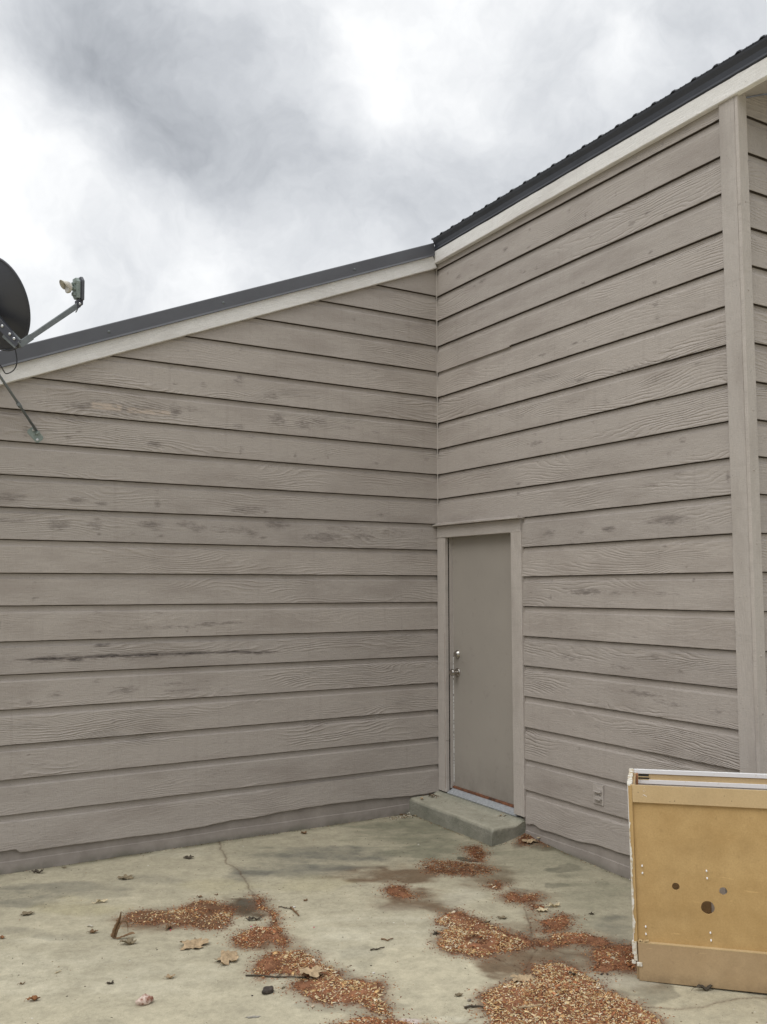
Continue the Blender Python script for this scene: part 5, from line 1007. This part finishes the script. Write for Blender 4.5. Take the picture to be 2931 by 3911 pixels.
# torn left top corner and interior
m = MB()
for k in range(26):
    t_ = k/26*.385; m.box((-.021+random.uniform(-.003, .001), t_, .862), (-.004+random.uniform(-.004, .004), t_+.0155, .867+random.uniform(0, .004)))
cpart(m, 'torn_top_edge', 'whiteold')
b = MB(); b.box((.0, .06, .70), (.010, .34, .856)); cpart(b, 'side_batten', 'mdfdull')
b = MB(); b.box((.0105, .29, .50), (.020, .315, .862)); cpart(b, 'side_batten', 'redwood')
b = MB(); b.box((.0, .345, .30), (.012, .352, .862)); cpart(b, 'corner_strip', 'white')
b = MB(); b.box((.0, .382, .846), (WD-.001, .40, .866)); cpart(b, 'front_rail', 'white', .001)
b = MB(); b.box((.0, .386, .818), (WD-.001, .3995, .8455)); cpart(b, 'front_rail_core', 'mdflight')
b = MB(); b.box((.0, .378, .798), (WD-.001, .3995, .8175)); cpart(b, 'front_rail', 'white', .001)
b = MB(); b.box((.0, .384, .56), (WD-.001, .3995, .7975)); cpart(b, 'front_panel', 'innerwhite')
b = MB(); b.box((.0, .384, .02), (.338, .3995, .5595)); cpart(b, 'front_panel', 'mdfdull')
b = MB(); b.box((.3385, .380, .02), (.405, .3995, .5595)); cpart(b, 'front_stile', 'innerwhite')
b = MB(); b.box((.52, .384, .02), (WD-.001, .3995, .5595)); cpart(b, 'front_panel', 'innerwhite')
b = MB(); b.box((.020, .3835, .8335), (.070, .3858, .8435)); b.box((.020, .3835, .820), (.072, .3858, .8275)); cpart(b, 'slot', 'dark')
b = MB(); b.box((.018, .3815, .8280), (.075, .3857, .8332)); b.box((.012, .3813, .8165), (.07, .3777, .8195)); cpart(b, 'slot_splinter', 'mdfedge')
b = MB(); b.box((.0, .0225, .13), (WD-.001, .3835, .146)); cpart(b, 'bottom_shelf', 'mdfdull')

# ------------------------------------------------------------------ satellite dish
A = Vector(DISH_A); Cc = Vector(DISH_C)
dish = root('satellite_dish', 'dark satellite dish seen from behind, with arm and strut bolted to the siding', 'satellite dish', tuple(Cc))
e1 = A.cross(Vector((0, 0, 1))).normalized(); e2 = e1.cross(A)
ea = e1*math.cos(DISH_ROT)+e2*math.sin(DISH_ROT); eb = (-e1*math.sin(DISH_ROT)+e2*math.cos(DISH_ROT))*DISH_ASP
m = MB(); NR, NS = 14, 72; depth = .055
for side in (0, 1):
    for r_ in range(NR+1):
        q = r_/NR
        for k in range(NS):
            a = 2*math.pi*k/NS; m.v.append(tuple(Cc+(ea*math.cos(a)+eb*math.sin(a))*DISH_R*q+A*(-depth*(1-q*q)+(0 if side else -.004))))
B0 = (NR+1)*NS
for r_ in range(NR):
    for k in range(NS):
        a, b_ = r_*NS+k, r_*NS+(k+1) % NS; m.f.append((a, b_, b_+NS, a+NS)); m.f.append((a+B0, a+NS+B0, b_+NS+B0, b_+B0))
# rolled rim
m.tube([Cc+(ea*math.cos(2*math.pi*k/NS)+eb*math.sin(2*math.pi*k/NS))*(DISH_R+.003)-A*.004 for k in range(NS+1)], .0065, 8, cap=False)
m.build('reflector', M['darkmetal'], dish, smooth=True)
D = {k: Vector(v) for k, v in DP.items()}
ad = (D['arm1']-D['arm0']).normalized()
# feed arm: square tapering tube
def bar(p, q, w0, h0, w1=None, h1=None):
    p, q = Vector(p), Vector(q); d = (q-p).normalized(); a = Vector((0, 0, 1)); e1_ = (a-d*a.dot(d)).normalized(); e2_ = d.cross(e1_); w1 = w1 or w0; h1 = h1 or h0
    m_ = MB(); v = [p+e1_*h0*s_+e2_*w0*t_ for s_, t_ in ((-1, -1), (-1, 1), (1, 1), (1, -1))]+[q+e1_*h1*s_+e2_*w1*t_ for s_, t_ in ((-1, -1), (-1, 1), (1, 1), (1, -1))]
    m_.add(v, [(3, 2, 1, 0), (4, 5, 6, 7), (0, 1, 5, 4), (1, 2, 6, 5), (2, 3, 7, 6), (3, 0, 4, 7)]); return m_
bar(D['arm0']+ad*.02, D['arm1']+ad*.01, .010, .014, .011, .0155).build('feed_arm', M['galv'], dish, bevel=.003)
bar(D['arm0']-ad*.01, D['arm0']+ad*.085, .013, .0175).build('arm_socket', M['galv'], dish, bevel=.002)
# feed: housing, horn, clamp
hd = (D['horn']-D['lnb']).normalized(); hz_ = Vector((0, 0, 1)); hu = (hz_-hd*hz_.dot(hd)).normalized(); hs = hd.cross(hu)
hc = D['lnb']; tilt = (hu+hd*.35).normalized()
FS = 1.3; fb = MB()
h1_, h2_ = .062, .040
pl = [(a*1.28, b_*1.1) for a, b_ in [(-.052, -.034), (.036, -.040), (.058, -.020), (.058, .030), (-.030, .040), (-.056, .012)]]
fb.prism([hc+hu*a+hs*b_-hd*.014 for a, b_ in pl], hd*.016)
fb.prism([hc+hu*a*.9+hs*b_*.85+hd*.0025 for a, b_ in pl], hd*.006)
fh = fb.build('feed_housing', M['feedgrey'], dish, bevel=.003)
gb = MB(); gb.prism([hc+hu*a*.86+hs*b_*.8+hd*.009 for a, b_ in pl], hd*.020)
for a, b_ in ((.03, .012), (.0, -.010), (-.03, .010), (-.035, -.012), (.035, -.018)): gb.obox(hc+hu*a+hs*b_+hd*.034, hd*.008, hu*.009, hs*.007)
gb.build('feed_back_plate', M['plasticgreen'], fh, bevel=.0015)
kb = MB(); kb.lathe(hc+hd*.020, hd, [(0, .013), (.034, .012), (.042, .017)], 14); kb.build('horn_neck', M['plasticgreen'], fh)
kb = MB(); kb.lathe(hc+hd*.054, hd, [(0, .014), (.002, .028), (.014, .0335), (.020, .033), (.022, .029)], 28); hn = kb.build('feed_horn', M['plasticcream'], dish, smooth=False)
vm_ = MB(); n = 20; inner, outer = [], []
for k in range(n+1):
    a = math.pi*(k/n*1.15-.10)+0.2; dirv = hu*math.sin(a)+hs*math.cos(a)
    ln_ = .030*math.sin(math.pi*k/n)**.7+.004
    outer += [hc+hd*.070+dirv*.0345, hc+hd*(.074+ln_*1.3)+dirv*.037]; inner += [hc+hd*.070+dirv*.0325, hc+hd*(.074+ln_*1.3)+dirv*.035]
vs = outer+inner; o2 = len(outer); fs = []
for k in range(n): a = 2*k; fs += [(a, a+1, a+3, a+2), (a+o2, a+2+o2, a+3+o2, a+1+o2), (a+1, a+1+o2, a+3+o2, a+3), (a, a+2, a+2+o2, a+o2)]
vm_.add(vs, fs); vm_.build('horn_hood', M['plasticcream'], hn, smooth=True)
b = MB(); b.obox(D['arm1']+ad*.012+Vector((0, 0, .010)), ad*.028, Vector((0, 0, 1))*.026, ad.cross(Vector((0, 0, 1)))*.016); b.build('feed_clamp', M['darkmetal'], dish, bevel=.003)
b = MB(); b.lathe(D['arm1']+ad*.03-Vector((0, 0, .008))-fw*.012, -fw, [(0, .007), (.012, .007), (.013, .004)], 12); b.build('clamp_bolt', M['bolt'], dish)
b = MB(); b.tube([D['arm1']+ad*.008-Vector((0, 0, .012)), D['arm1']-ad*.004-Vector((0, 0, .028)), D['arm1']-ad*.014-Vector((0, 0, .034))], .0032, 8); b.build('cable_stub', M['galv'], dish, smooth=True)
# back bracket and mast
bk = Cc-A*(depth+.01)
b = bar(D['arm0']-ad*.005, bk-A*.03, .013, .020, .022, .030); b.build('back_bracket', M['darkmetal'], dish, bevel=.002)
b = bar(D['arm0']+Vector((-.01, .0, -.0)), D['arm0']+(bk-D['arm0'])*.45+Vector((0, 0, -.03)), .006, .030, .006, .034); b.build('bracket_plate', M['galv'], dish, bevel=.002)
for q in (.12, .24, .45):
    p = D['arm0']+(bk-A*.03-D['arm0'])*q; b = MB(); b.lathe(p-fw*.018+Vector((0, 0, .002)), -fw, [(0, .0075), (.007, .0075), (.009, .004)], 10); b.build('bracket_bolt', M['bolt'], dish)
SE = D['strut_far']; mt = bk-A*.075+Vector((0, 0, -.02))
FT = Vector((SE.x-.02, -.016, 2.30)); el = Vector((SE.x-.02, SE.y, 2.32))
b = MB(); b.tube([FT, FT+Vector((0, SE.y*.85, .0)), el+Vector((0, 0, .01)), el+Vector((0, -.005, .10)), SE+Vector((-.02, 0, -.05)), mt+Vector((-.02, 0, -.08)), mt+Vector((0, 0, .08))], .0205, 16); b.build('mast', M['galv'], dish, smooth=True)
b = MB(); b.obox(mt+Vector((0, 0, .03)), ea*.035, eb*.055, A*.045); b.build('mast_clamp', M['darkmetal'], dish, bevel=.004)
b = MB(); b.obox(FT+Vector((0, -.004, 0)), (.07, 0, 0), (0, .004, 0), (0, 0, .11)); b.build('foot_plate', M['galv'], dish, bevel=.002)
# strut from mast to the wall with its foot plate
SF = Vector((-3.17, -.030, 2.575)); dS = (SF-SE).normalized()
b = MB(); b.tube([SE, SF-dS*.012], .0085, 12); b.build('strut', M['galv'], dish, smooth=True)
cpt = SE+dS*((D['collar']-SE).dot(dS)); b = MB(); b.tube([cpt-dS*.018, cpt+dS*.018], .0125, 12); b.obox(cpt-Vector((0, .0, .0))+fw*-.013, (.008, 0, 0), (0, .004, 0), (0, 0, .008)); b.build('strut_collar', M['galv'], dish)
b = MB(); c0 = Vector((-3.182, -.0175, 2.560)); pa = Vector((.68, 0, -.73))*.052; pb = Vector((.73, 0, .68))*.030
oct_ = [c0+pa*x+pb*y for x, y in ((-1, -.6), (-.8, -1), (.8, -1), (1, -.6), (1, .6), (.8, 1), (-.8, 1), (-1, .6))]
b.prism(oct_, (0, -.004, 0)); b.obox(c0+Vector((0.012, -.018, .012)), pa.normalized()*.004, Vector((0, .014, 0)), pb.normalized()*.014); sp_ = b.build('strut_foot', M['plasticgreen'], dish)
for q in (c0+pa*.62-pb*.45, c0-pa*.62+pb*.35): b = MB(); b.lathe(q+Vector((0, -.004, 0)), (0, -1, 0), [(0, .0085), (.006, .0085), (.007, .005)], 8); b.build('bolt', M['bolt'], sp_)
# cables
def smooth_path(ps, n=8):
    ps = [Vector(p) for p in ps]; out = []
    for i in range(len(ps)-1):
        p0, p1, p2, p3 = ps[max(i-1, 0)], ps[i], ps[i+1], ps[min(i+2, len(ps)-1)]
        for k in range(n):
            t_ = k/n; out.append(.5*((2*p1)+(-p0+p2)*t_+(2*p0-5*p1+4*p2-p3)*t_*t_+(-p0+3*p1-3*p2+p3)*t_**3))
    return out+[ps[-1]]
b = MB(); b.tube(smooth_path([mt, D['cab0'], D['cab1'], D['cab2']]), .0035, 8); b.tube(smooth_path([D['c0'], D['c1'], D['c2'], D['c3'], D['c4'], D['c5'], el+Vector((.05, 0, -.02)), FT+Vector((.02, -.02, -.1)), FT+Vector((.02, -.012, -.5))]), .0033, 8)
b.build('cable', M['black'], dish, smooth=True)
